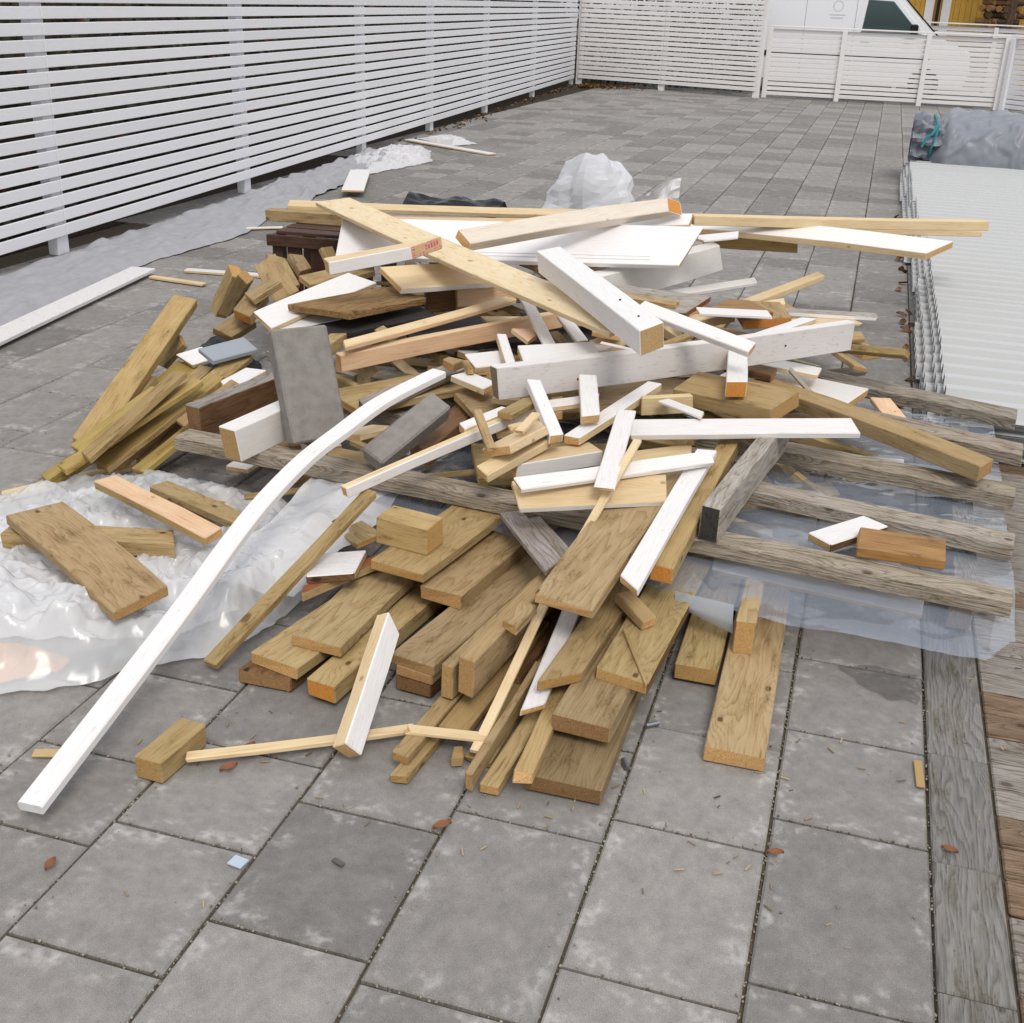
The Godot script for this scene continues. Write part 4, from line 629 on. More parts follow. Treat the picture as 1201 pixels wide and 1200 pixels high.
	["offcut","pine,pine,epine",[-1.8767,0.2894,-5.1036,0.8434,-0.0532,0.5346,0.1799,0.9656,-0.1878,0.1289,0.03,0.02,0,0,0,1],"pale pine offcut wedged in the hollows of the heap"],
	["offcut","white,pine,epine",[-1.5578,0.2827,-4.7168,-0.2578,-0.0831,0.9626,0.0953,0.9892,0.111,0.145,0.07,0.03,0,0,0,1],"white offcut wedged in the hollows of the heap"],
	["offcut","tan,tan,etan",[-1.787,0.4144,-4.3116,0.6843,-0.0037,0.7292,-0.2501,0.9381,0.2395,0.1984,0.045,0.045,0,0,0,1],"tan offcut wedged in the hollows of the heap"],
	["offcut","tan,tan,etan",[-0.6509,0.2482,-4.3328,0.816,-0.1866,0.5471,0.1019,0.9781,0.1816,0.2577,0.095,0.022,0,0,0,1],"tan offcut wedged in the hollows of the heap"],
	["offcut","greyb,greyb,egrey",[-0.5832,0.2325,-3.0258,0.9429,0.0482,0.3295,-0.055,0.9984,0.0113,0.1426,0.03,0.045,0,0,0,1],"grey offcut wedged in the hollows of the heap"],
	["offcut","tan,tan,etan",[-0.8755,0.0835,-5.9033,-0.909,0.0043,0.4167,-0.1401,0.9386,-0.3152,0.322,0.045,0.02,0,0,0,1],"tan offcut wedged in the hollows of the heap"],
	["offcut","tan,tan,etan",[-1.6425,0.1693,-5.4667,-0.5328,-0.168,0.8294,-0.0831,0.9858,0.1463,0.225,0.045,0.03,0,0,0,1],"tan offcut wedged in the hollows of the heap"],
	["offcut","tan,tan,etan",[-0.705,0.1272,-3.4696,-0.508,0.038,0.8605,0.2959,0.9459,0.1329,0.1179,0.03,0.02,0,0,0,1],"tan offcut wedged in the hollows of the heap"],
	["offcut","pine,pine,epine",[-0.9449,0.4896,-4.6493,0.1358,-0.1141,0.9842,0.1139,0.9886,0.0989,0.2934,0.12,0.022,0,0,0,1],"pale pine offcut wedged in the hollows of the heap"],
	["offcut","tan,tan,etan",[-0.7915,0.369,-5.6609,-0.756,0.1016,0.6467,0.0367,0.9929,-0.1131,0.2724,0.03,0.022,0,0,0,1],"tan offcut wedged in the hollows of the heap"],
	["offcut","pine,pine,epine",[-0.6182,0.1607,-5.4344,-0.996,0.0642,0.062,0.0833,0.9179,0.388,0.3225,0.07,0.045,0,0,0,1],"pale pine offcut wedged in the hollows of the heap"],
	["offcut","tan,tan,etan",[-0.5964,0.2558,-3.9876,0.9688,0.0113,0.2476,-0.0829,0.9562,0.2808,0.2283,0.095,0.045,0,0,0,1],"tan offcut wedged in the hollows of the heap"],
	["offcut","pine,pine,epine",[-1.1107,0.304,-4.6626,-0.8685,-0.0187,0.4954,-0.0162,0.9998,0.0092,0.1225,0.0297,0.0237,0,0,0,1],"small pale pine offcut lying loose on the heap"],
	["offcut","tan,tan,etan",[-1.2366,0.344,-4.2328,0.7838,0.1421,0.6045,-0.1126,0.9898,-0.0868,0.2217,0.0265,0.0128,0,0,0,1],"small tan offcut lying loose on the heap"],
	["offcut","tan,tan,etan",[-1.3962,0.328,-4.2966,0.6514,0.0435,0.7575,-0.0284,0.9991,-0.033,0.0932,0.0398,0.0139,0,0,0,1],"small tan offcut lying loose on the heap"],
	["offcut","pine,pine,epine",[-0.9282,0.472,-3.3805,-0.1254,-0.1316,0.9833,-0.0167,0.9913,0.1306,0.1366,0.0297,0.0155,0,0,0,1],"small pale pine offcut lying loose on the heap"],
	["offcut","pine,pine,epine",[-0.9779,0.432,-3.4504,-0.59,-0.0144,0.8073,-0.0085,0.9999,0.0116,0.0759,0.0248,0.0157,0,0,0,1],"small pale pine offcut lying loose on the heap"],
	["offcut","tan,tan,etan",[-0.6353,0.424,-4.4357,-0.9744,0.0995,0.2019,0.0974,0.995,-0.0202,0.2545,0.0326,0.0201,0,0,0,1],"small tan offcut lying loose on the heap"],
	["offcut","white,pine,epine",[-0.5561,0.432,-4.7161,-0.457,-0.1339,0.8793,-0.0617,0.991,0.1188,0.1474,0.0394,0.0205,0,0,0,1],"small white offcut lying loose on the heap"],
	["offcut","tan,tan,etan",[-0.6936,0.408,-4.7756,-0.4198,-0.0547,0.906,-0.023,0.9985,0.0496,0.2502,0.0407,0.0175,0,0,0,1],"small tan offcut lying loose on the heap"],
	["offcut","white,pine,epine",[-0.2656,0.272,-4.4151,0.8715,-0.2494,0.4222,0.2245,0.9684,0.1087,0.13,0.0434,0.018,0,0,0,1],"small white offcut lying loose on the heap"],
	["offcut","tan,tan,etan",[-1.3327,0.44,-3.978,0.5501,-0.1264,0.8255,0.0701,0.992,0.1052,0.0827,0.0261,0.0237,0,0,0,1],"small tan offcut lying loose on the heap"],
	["offcut","tan,tan,etan",[-1.0497,0.456,-3.3064,0.4972,-0.2272,0.8373,0.116,0.9738,0.1954,0.2206,0.0285,0.0174,0,0,0,1],"small tan offcut lying loose on the heap"],
	["offcut","tan,tan,etan",[-0.9584,0.44,-4.4261,0.6713,0.0833,0.7365,-0.0561,0.9965,-0.0616,0.2221,0.0316,0.0123,0,0,0,1],"small tan offcut lying loose on the heap"],
	["offcut","white,pine,epine",[-0.8436,0.44,-4.4626,0.9887,-0.071,0.132,0.0703,0.9975,0.0094,0.1957,0.0269,0.0184,0,0,0,1],"small white offcut lying loose on the heap"],
	["offcut","white,pine,epine",[-0.5405,0.416,-4.8694,-0.844,0.1407,0.5175,0.12,0.99,-0.0736,0.1147,0.0415,0.0242,0,0,0,1],"small white offcut lying loose on the heap"],
]

var grime: ImageTexture

func wood(called: String, g: PackedByteArray, a: Color, b: Color, c: Color, rough: float, nrm, nk: float):
	M[called] = smat(ramp_tex(g, 1024, 256, [[0.0, a], [0.55, b], [0.85, c.lerp(b, 0.4)], [1.0, c]]), Color(1, 1, 1), rough, nrm, nk)
	if called in ["pine", "ypine", "pink", "pinkp", "greyp", "yellow"]: return
	M[called].detail_enabled = true
	M[called].detail_blend_mode = BaseMaterial3D.BLEND_MODE_MUL
	M[called].detail_albedo = grime

func endgrain(ed: PackedByteArray, called: String, a: Color, b: Color, c: Color):
	M[called] = smat(ramp_tex(ed, 256, 256, [[0.0, a], [0.6, b], [1.0, c]]), Color(1, 1, 1), 0.9)

func film(called: String, c: Color, alpha: float, rough: float):
	var m := StandardMaterial3D.new()
	m.albedo_color = Color(c.r, c.g, c.b, alpha)
	m.transparency = BaseMaterial3D.TRANSPARENCY_ALPHA
	m.roughness = rough
	m.metallic_specular = 0.6
	m.cull_mode = BaseMaterial3D.CULL_DISABLED
	M[called] = m

# ------------------------------------------------------------------ materials
func make_materials():
	var w := 1024
	var h := 256
	var g1 := grain_map(w, h, 11, 13, 4.2, 0.34, 0.46, 0.26, [[180, 70, 9], [520, 190, 12], [800, 60, 7], [960, 150, 8]])
	var g2 := grain_map(w, h, 21, 26, 3.0, 0.26, 0.42, 0.30, [[400, 120, 6], [900, 40, 5]])
	var g3 := grain_map(w, h, 31, 20, 4.0, 0.40, 0.62, 0.10, [[300, 60, 8], [760, 180, 10]])
	# weather stains, mud and mould on the timber, as found on scrap left outdoors
	var ga := stretch(img_noise(256, 256, 0.016, 91, FastNoiseLite.TYPE_SIMPLEX_SMOOTH, 4), 1024, 256)
	var gb := stretch(img_noise(512, 256, 0.10, 92, FastNoiseLite.TYPE_SIMPLEX_SMOOTH, 4), 1024, 256)
	var gd := PackedByteArray()
	gd.resize(1024 * 256)
	for i in 1024 * 256:
		var q := clampf((ga[i] / 255.0 - 0.50) * 2.0, 0, 1) * (0.4 + gb[i] / 255.0 * 0.8) + clampf((gb[i] / 255.0 - 0.70) * 2.0, 0, 1) * 0.7
		gd[i] = int(clampf(q, 0, 1) * 255)
	grime = ramp_tex(gd, 1024, 256, [[0.0, Color(1, 1, 1)], [0.35, Color(0.93, 0.92, 0.89)], [1.0, Color(0.64, 0.61, 0.54)]])
	var n1 := bump_tex(g1, w, h, 2.0)
	var n3 := bump_tex(g3, w, h, 6.0)
	wood("tan", g1, hexc(192, 172, 134), hexc(168, 143, 102), hexc(92, 68, 42), 0.75, n1, 0.35)
	wood("tan2", g2, hexc(196, 174, 130), hexc(174, 146, 100), hexc(104, 76, 46), 0.75, n1, 0.35)
	wood("dtan", g1, hexc(128, 106, 72), hexc(92, 72, 44), hexc(50, 36, 20), 0.7, n1, 0.4)
	wood("ytan", g2, hexc(198, 178, 122), hexc(172, 146, 84), hexc(100, 76, 40), 0.75, n1, 0.35)
	wood("aged", g2, hexc(172, 152, 120), hexc(142, 120, 88), hexc(64, 46, 28), 0.85, n1, 0.5)
	wood("gold", g2, hexc(184, 146, 90), hexc(146, 106, 58), hexc(84, 50, 20), 0.55, n1, 0.3)
	wood("pine", g2, hexc(232, 214, 182), hexc(216, 190, 148), hexc(160, 116, 76), 0.7, n1, 0.25)
	wood("ypine", g1, hexc(240, 230, 208), hexc(231, 211, 172), hexc(176, 128, 84), 0.7, n1, 0.25)
	wood("pink", g2, hexc(238, 212, 182), hexc(222, 184, 148), hexc(160, 100, 70), 0.75, n1, 0.25)
	wood("pinkp", g2, hexc(232, 204, 174), hexc(214, 178, 142), hexc(160, 106, 76), 0.75, n1, 0.25)
	wood("pinkb", g1, hexc(180, 118, 80), hexc(140, 84, 52), hexc(80, 44, 26), 0.7, n1, 0.3)
	wood("brown", g1, hexc(138, 106, 74), hexc(108, 78, 52), hexc(44, 28, 18), 0.7, n1, 0.4)
	wood("osb", g3, hexc(204, 172, 128), hexc(160, 124, 82), hexc(92, 64, 36), 0.9, n3, 1.2)
	wood("grey", g3, hexc(206, 198, 188), hexc(158, 147, 135), hexc(62, 52, 44), 0.85, n3, 1.0)
	wood("greyb", g3, hexc(196, 192, 186), hexc(160, 152, 144), hexc(96, 84, 74), 0.85, n3, 0.6)
	wood("greyp", g2, hexc(232, 224, 212), hexc(214, 202, 188), hexc(160, 140, 122), 0.75, n1, 0.25)
	wood("char", g3, hexc(78, 76, 76), hexc(56, 54, 55), hexc(30, 28, 28), 0.7, n3, 0.5)
	wood("crate", g2, hexc(100, 72, 56), hexc(70, 48, 38), hexc(40, 22, 16), 0.6, n1, 0.3)
	wood("deckg", g3, hexc(186, 182, 176), hexc(142, 134, 126), hexc(70, 60, 52), 0.85, n3, 1.0)
	wood("decko", g3, hexc(168, 146, 122), hexc(126, 104, 84), hexc(62, 44, 30), 0.8, n3, 0.9)
	wood("border", g3, hexc(158, 155, 152), hexc(122, 119, 116), hexc(74, 70, 66), 0.85, n3, 0.8)
	wood("yellow", g2, hexc(214, 174, 84), hexc(194, 150, 62), hexc(140, 100, 44), 0.8, n1, 0.3)
	wood("bark", g3, hexc(126, 104, 86), hexc(88, 68, 54), hexc(40, 30, 24), 0.95, n3, 1.5)
	# painted white timber: faint brush grain, dust and scuffs with outlines of their own
	var sp := stretch(img_noise(w / 3, h, 0.06, 51, FastNoiseLite.TYPE_SIMPLEX_SMOOTH, 4), w, h)
	var fb := stretch(img_noise(w / 24, h, 0.25, 52, FastNoiseLite.TYPE_SIMPLEX_SMOOTH, 2), w, h)
	var d1 := PackedByteArray()
	var d2 := PackedByteArray()
	d1.resize(w * h)
	d2.resize(w * h)
	for i in w * h:
		var s: float = sp[i] / 255.0
		var f: float = fb[i] / 255.0
		d1[i] = int(clampf(f * 0.42 + maxf(0.0, s - 0.73) * 1.2, 0, 1) * 255)
		d2[i] = int(clampf(f * 0.35 + maxf(0.0, s - 0.60) * 1.0, 0, 1) * 255)
	M["white"] = smat(ramp_tex(d1, w, h, [[0.0, hexc(236, 234, 233)], [0.3, hexc(226, 223, 222)], [1.0, hexc(164, 154, 144)]]), Color(1, 1, 1), 0.5)
	M["white2"] = smat(ramp_tex(d2, w, h, [[0.0, hexc(226, 224, 224)], [0.3, hexc(214, 210, 210)], [1.0, hexc(150, 142, 134)]]), Color(1, 1, 1), 0.6)
	M["fence"] = smat(ramp_tex(d1, w, h, [[0.0, hexc(238, 238, 241)], [0.35, hexc(230, 230, 233)], [1.0, hexc(180, 176, 172)]]), Color(1, 1, 1), 0.55)
	# end grain
	var eg := stretch(img_noise(128, 256, 0.05, 61), 256, 256)
	var eh := stretch(img_noise(256, 256, 0.4, 62, FastNoiseLite.TYPE_SIMPLEX, 2), 256, 256)
	var ed := PackedByteArray()
	ed.resize(65536)
	for y in 256:
		for x in 256:
			var i := y * 256 + x
			var r := sqrt((x - 128.0) * (x - 128.0) + (y + 60.0) * (y + 60.0)) / 9.0 + eg[i] / 90.0
			ed[i] = int(clampf((r - floorf(r)) * 0.62 + eh[i] / 255.0 * 0.42, 0, 1) * 255)
	endgrain(ed, "etan", hexc(208, 174, 120), hexc(186, 146, 92), hexc(138, 100, 58))
	endgrain(ed, "eor", hexc(222, 164, 88), hexc(204, 136, 62), hexc(150, 92, 42))
	endgrain(ed, "eraw", hexc(204, 176, 130), hexc(184, 152, 106), hexc(138, 106, 68))
	endgrain(ed, "epine", hexc(226, 192, 144), hexc(204, 162, 108), hexc(156, 110, 66))
	endgrain(ed, "edark", hexc(176, 140, 98), hexc(140, 106, 70), hexc(96, 70, 46))
	endgrain(ed, "egrey", hexc(176, 160, 142), hexc(136, 118, 100), hexc(80, 66, 54))
	var stp := Image.create(256, 256, false, Image.FORMAT_RGB8)
	stp.fill(hexc(226, 196, 160))
	rng.seed = 5
	for y in 256:
		for x in 256:
			var v: float = ed[y * 256 + x] / 255.0
			var c := hexc(226, 196, 160).lerp(hexc(190, 150, 110), v)
			var gx := (x / 12 + (y / 40) * 7) * 7919 % 13
			if (y % 40) > 6 and (x % 12) > 3 and gx > 3 and eg[y * 256 + x] > 90: c = c.lerp(hexc(190, 70, 120), 0.75)
			stp.set_pixel(x, y, c)
	M["stamp"] = smat(ImageTexture.create_from_image(stp), Color(1, 1, 1), 0.85)
	M["blue"] = smat(null, hexc(150, 156, 164), 0.5)
	# concrete
	var ca := stretch(img_noise(512, 512, 0.012, 71, FastNoiseLite.TYPE_SIMPLEX_SMOOTH, 4), 512, 512)
	var cb := stretch(img_noise(512, 512, 0.45, 72, FastNoiseLite.TYPE_SIMPLEX, 2), 512, 512)
	var cd := PackedByteArray()
	cd.resize(512 * 512)
	for i in 512 * 512:
		var v := ca[i] / 255.0 * 0.22 + 0.12 + cb[i] / 255.0 * 0.62
		if cb[i] > 214: v += 0.25
		cd[i] = int(clampf(v, 0, 1) * 255)
	var cn := bump_tex(cd, 512, 512, 3.0)
	M["conc"] = smat(ramp_tex(cd, 512, 512, [[0.0, hexc(176, 171, 166)], [0.5, hexc(146, 141, 136)], [1.0, hexc(84, 80, 76)]]), Color(1, 1, 1), 0.95, cn, 0.7)
	M["grit"] = tri(smat(ramp_tex(cd, 512, 512, [[0.0, hexc(150, 136, 112)], [0.5, hexc(98, 88, 72)], [1.0, hexc(44, 38, 32)]]), Color(1, 1, 1), 1.0, cn, 1.0), 4.0)
	# paving slabs: four casts of concrete with lime bloom and damp patches
	for k in 5:
		var pw := 320
		var phh := 400
		var pa := stretch(img_noise(pw, phh, 0.010, 80 + k * 7, FastNoiseLite.TYPE_SIMPLEX_SMOOTH, 4), pw, phh)
		var pb := stretch(img_noise(pw, phh, 0.030, 81 + k * 7, FastNoiseLite.TYPE_SIMPLEX_SMOOTH, 4), pw, phh)
		var pc := stretch(img_noise(pw, phh, 0.5, 82 + k * 7, FastNoiseLite.TYPE_SIMPLEX, 2), pw, phh)
		var pm := Image.create(pw, phh, false, Image.FORMAT_RGB8)
		var tone: Array = [1.0, 0.89, 1.07, 0.94, 1.03]
		for y in phh:
			for x in pw:
				var i := y * pw + x
				var a := pa[i] / 255.0
				var b := pb[i] / 255.0
				var c := pc[i] / 255.0
				var e := minf(minf(x, pw - x), minf(y, phh - y)) / 40.0
				var band := exp(-(e - 0.55) * (e - 0.55) * 3.5)
				var lime := clampf((b * 0.5 + a * 0.9 - 0.78) * 2.2, 0, 1) * band + clampf((b - 0.76) * 2.0, 0, 1) * clampf((a - 0.5) * 3.0, 0, 1) * 0.3
				var v: float = (0.525 + (a - 0.5) * 0.07 + (c - 0.5) * 0.22 + (b - 0.5) * 0.05) * tone[k]
				if c > 0.86: v -= 0.07
				var pit := rng.randf()
				if pit < 0.006: v -= 0.16
				elif pit > 0.994: v += 0.12
				var col := Color(v * 1.0, v * 0.972, v * 0.945)
				col = col.lerp(Color(0.80, 0.79, 0.78), lime * (0.45 + 0.35 * c))
				pm.set_pixel(x, y, col)
		var gray := pm.duplicate()
		gray.convert(Image.FORMAT_L8)
		M["slab%d" % k] = smat(ImageTexture.create_from_image(pm), Color(1, 1, 1), 0.92, bump_tex(gray.get_data(), pw, phh, 3.0), 0.6)
	# films, fabrics, metals
	film("film_white", hexc(242, 243, 245), 0.46, 0.25)
	film("film_clear", hexc(166, 179, 198), 0.30, 0.08)
	film("film_flap", hexc(158, 164, 172), 0.72, 0.25)
	film("bag_white", hexc(240, 240, 243), 0.64, 0.32)
	film("film_bag", hexc(226, 228, 234), 0.62, 0.45)
	film("wet", hexc(64, 60, 56), 0.28, 0.3)
	film("glass", hexc(60, 84, 84), 0.55, 0.04)
	film("foil_orange", hexc(226, 160, 84), 0.85, 0.35)
	film("foil_dark", hexc(40, 48, 62), 0.95, 0.35)
	M["membrane"] = tri(smat(ramp_tex(cd, 512, 512, [[0.0, hexc(184, 184, 188)], [0.5, hexc(164, 165, 170)], [1.0, hexc(128, 126, 128)]]), Color(1, 1, 1), 0.8), 1.6)
	M["tarp"] = smat(null, hexc(132, 136, 144), 0.38)
	M["sheetmetal"] = smat(null, hexc(186, 187, 187), 0.45)
	M["blackfilm"] = smat(null, hexc(26, 28, 32), 0.35)
	M["van"] = smat(null, hexc(236, 237, 240), 0.25)
	M["van"].clearcoat_enabled = true
	M["black"] = smat(null, hexc(20, 20, 22), 0.5)
	M["rope"] = smat(null, hexc(40, 130, 140), 0.7)
	M["soil"] = tri(smat(ramp_tex(cd, 512, 512, [[0.0, hexc(76, 64, 48)], [1.0, hexc(32, 26, 20)]]), Color(1, 1, 1), 1.0), 1.0)
	M["asphalt"] = tri(smat(ramp_tex(cd, 512, 512, [[0.0, hexc(120, 120, 120)], [1.0, hexc(78, 78, 78)]]), Color(1, 1, 1), 0.95), 1.0)
	M["leafmat"] = smat(null, Color(1, 1, 1), 0.7)
	M["metal"] = smat(null, hexc(150, 152, 156), 0.35)
	M["metal"].metallic = 0.9

# ------------------------------------------------------------------ setting
func make_paving():
	var g := PlaneMesh.new()
	g.size = Vector2(160, 160)
	tag(obj("ground", g, M.grit), "", "", "", "structure").position = Vector3(0, -0.013, -30)
	var root := tag(base("paving"), "", "", "", "structure") as Node3D
	var rows := {0: [-1.38, -1.76, -2.28, -2.66, -3.04], -1: [-1.21, -1.68, -2.15], -2: [-1.52, -2.06], -3: [-1.57, -1.97], -4: [-1.41, -1.77, -2.1], -5: [-1.25, -1.68, -1.97], -6: [-1.3, -1.75]}
	var lens: Array = [0.36, 0.40, 0.47, 0.52]
	var cells: Array = []
	rng.seed = 77
	for c in range(-17, 12):
		var z := -0.9 - rng.randf() * 0.3
		var list: Array = []
		if rows.has(c):
			for k in rows[c].size() - 1: list.append([rows[c][k], rows[c][k + 1]])
			z = rows[c][0]
			for q in 3:
				list.append([z + 0.45, z])
				z += 0.45
			z = rows[c][-1]
		while z > -26.6:
			var l: float = lens[rng.randi() % 4]
			list.append([z, z - l])
			z -= l
		for r in list:
			var xc: float = (c + 0.5) * 0.35
			if c > 0 and r[0] > -15.6: continue
			if xc < -5.0 + 0.074 * (r[0] + 6.0) - 0.3: continue
			cells.append([xc, (r[0] + r[1]) * 0.5, absf(r[0] - r[1])])
	cells.sort_custom(func(a, b): return a[0] * a[0] + a[1] * a[1] < b[0] * b[0] + b[1] * b[1])
	var cache := {}
	var rest := SurfaceTool.new()
	rest.begin(Mesh.PRIMITIVE_TRIANGLES)
	var rests: Array = []
	for k in 5:
		var s := SurfaceTool.new()
		s.begin(Mesh.PRIMITIVE_TRIANGLES)
		rests.append(s)
	var n := 0
	for q in cells:
		# behind the left edge of the picture nothing is seen of the slab
		var seen: bool = q[0] > q[1] * 0.95 - 0.9 and q[1] < -1.0
		var kind := rng.randi() % 5
		var tr := Transform3D(Basis.from_euler(Vector3(rng.randf_range(-0.004, 0.004), 0.0 if rng.randf() < 0.5 else PI, rng.randf_range(-0.004, 0.004))), Vector3(q[0] + rng.randf_range(-0.0015, 0.0015), rng.randf_range(-0.002, 0.0), q[1]))
		if not seen: continue
		var key := "%d_%.2f" % [kind, q[2]]
		if not cache.has(key):
			cache[key] = slab_mesh(0.343, q[2] - 0.008, M["slab%d" % kind])
		if n < 300:
			var o := obj("paving_slab", cache[key], null, root)
			o.transform = tr
			n += 1
		else:
			rests[kind].append_from(cache[key], 0, tr)
	for k in 5:
		var o := obj("far_slabs", rests[k].commit(), M["slab%d" % k], root)
		o.set_meta("kind", "stuff")
	# crumbs of sand and gravel in the open joints
	var cm := SphereMesh.new()
	cm.radius = 0.0035
	cm.height = 0.005
	cm.radial_segments = 6
	cm.rings = 3
	var mm := MultiMesh.new()
	mm.transform_format = MultiMesh.TRANSFORM_3D
	mm.use_colors = true
	mm.mesh = cm
	mm.instance_count = 9000
	for i in 9000:
		var p := Vector3.ZERO
		var q: Array = cells[rng.randi() % 150]
		if rng.randf() < 0.62: p = Vector3(q[0] + 0.175 + rng.randfn(0, 0.004), -0.006, q[1] + rng.randf_range(-0.5, 0.5) * q[2])
		elif rng.randf() < 0.75: p = Vector3(q[0] + rng.randf_range(-0.17, 0.17), -0.003, q[1] + q[2] * 0.5 + rng.randfn(0, 0.003))
		else: p = Vector3(q[0] + 0.175 + rng.randfn(0, 0.03), 0.002, q[1] + rng.randf_range(-0.5, 0.5) * q[2])
		var sc := rng.randf_range(0.4, 1.1)
		mm.set_instance_transform(i, Transform3D(Basis.from_euler(Vector3(rng.randf() * 6, rng.randf() * 6, 0)).scaled(Vector3(sc, sc, sc)), p))
		var v := rng.randf_range(0.10, 0.34)
		mm.set_instance_color(i, Color(v, v * 0.88, v * 0.68))
	var mi := MultiMeshInstance3D.new()
	mi.multimesh = mm
	mi.material_override = M.leafmat
	mi.name = "joint_sand"
	tag(mi, "", "", "", "stuff")
	root.add_child(mi)

func slab_mesh(w: float, l: float, mat) -> ArrayMesh:
	var s := SurfaceTool.new()
	s.begin(Mesh.PRIMITIVE_TRIANGLES)
	s.set_color(Color(1, 1, 1))
	s.set_smooth_group(-1)
	var c := 0.005
	var a := [Vector3(-w / 2 + c, 0, -l / 2 + c), Vector3(w / 2 - c, 0, -l / 2 + c), Vector3(w / 2 - c, 0, l / 2 - c), Vector3(-w / 2 + c, 0, l / 2 - c)]
	var b := [Vector3(-w / 2, -c, -l / 2), Vector3(w / 2, -c, -l / 2), Vector3(w / 2, -c, l / 2), Vector3(-w / 2, -c, l / 2)]
	var d: Array = []
	for p in b: d.append(p - Vector3(0, 0.034, 0))
	var put := func(v: Array):
		for k in [0, 1, 2, 0, 2, 3]:
			var p: Vector3 = v[k]
			s.set_uv(Vector2(p.x / w + 0.5, p.z / l + 0.5))
			s.add_vertex(p)
	put.call(a)
	for k in 4:
		var k2 := (k + 1) % 4
		put.call([b[k], b[k2], a[k2], a[k]])
		put.call([d[k], d[k2], b[k2], b[k]])
	s.generate_normals()
	s.generate_tangents()
	var m := s.commit()
	m.surface_set_material(0, mat)
	return m

func make_deck():
	var root := tag(base("deck"), "", "", "", "structure") as Node3D
	rng.seed = 31
	# long grey edge boards, then short boards across
	var zs: Array = [-1.0, -1.85, -2.24, -2.67, -4.4, -6.6, -8.8, -11.0, -13.2, -15.4]
	for i in zs.size() - 1:
		var l: float = zs[i] - zs[i + 1]
		for k in 1:
			var v := rng.randf_range(0.85, 1.08)
			var o := obj("edge_board", bbox(l - 0.003, 0.035, 0.143, M.border, Color(v, v, v * 0.98), 0.004), null, root)
			o.position = Vector3(0.352 + 0.0725, -0.014 + rng.randf_range(-0.001, 0.001), (zs[i] + zs[i + 1]) / 2)
			o.rotation.y = PI / 2
	var z := -1.1
	var variants: Array = []
	for k in 6:
		var v := rng.randf_range(0.8, 1.15)
		variants.append(bbox(2.6, 0.03, 0.108, M.decko if k % 2 == 0 else M.deckg, Color(v, v, v), 0.004))
	while z > -6.2:
		var o := obj("deck_board", variants[rng.randi() % 6], null, root)
		o.position = Vector3(0.505 + 1.3, -0.018 + rng.randf_range(-0.002, 0.002), z - 0.055)
		z -= 0.114

func fence(called: String, label: String, a: Vector3, b: Vector3, cuts: Array, n: int, pitch: float, sh: float, h0: float, top: float, front_posts: bool, rail: bool, toward: Vector3, mat, post_top := -1.0):
	var root := base(called, a)
	tag(root, label, "fence")
	var d := (b - a)
	var len := d.length()
	var u := d / len
	var nrm := u.cross(UPV).normalized()
	if nrm.dot(toward - a) < 0: nrm = -nrm
	var ang := atan2(-u.z, u.x)
	var meshes := {}
	for i in cuts.size() - 1:
		var l: float = (cuts[i + 1] - cuts[i]) - 0.006
		var key := "%.2f" % l
		for k in n:
			var kk := "%s_%d" % [key, k % 3]
			if not meshes.has(kk):
				var v: float = [0.97, 1.0, 1.03][k % 3]
				meshes[kk] = bbox(l, 0.018, sh, mat, Color(v, v, v), 0.003)
			var o := obj("slat", meshes[kk], null, root)
			o.position = u * (cuts[i] + cuts[i + 1]) * 0.5 + UPV * (h0 + k * pitch + sh / 2 + rng.randf_range(-0.002, 0.002)) + nrm * 0.012
			o.basis = Basis(u, nrm, u.cross(nrm))
			o.rotate_object_local(Vector3(1, 0, 0), rng.randf_range(-0.02, 0.02))
	var pt := post_top if post_top > 0 else top
	var pm := bbox(pt, 0.075, 0.095 if front_posts else 0.13, mat, Color(1, 1, 1), 0.004)
	for c in cuts:
		var o := obj("post", pm, null, root)
		o.position = u * c + UPV * pt / 2 + nrm * (0.06 if front_posts else -0.048)
		o.basis = Basis(UPV, nrm, UPV.cross(nrm))
	if rail:
		var o := obj("top_rail", bbox(len + 0.1, 0.03, 0.12, mat, Color(1, 1, 1), 0.004), null, root)
		o.position = u * len / 2 + UPV * (top + 0.015) + nrm * 0.03
		o.rotation.y = ang
	return root

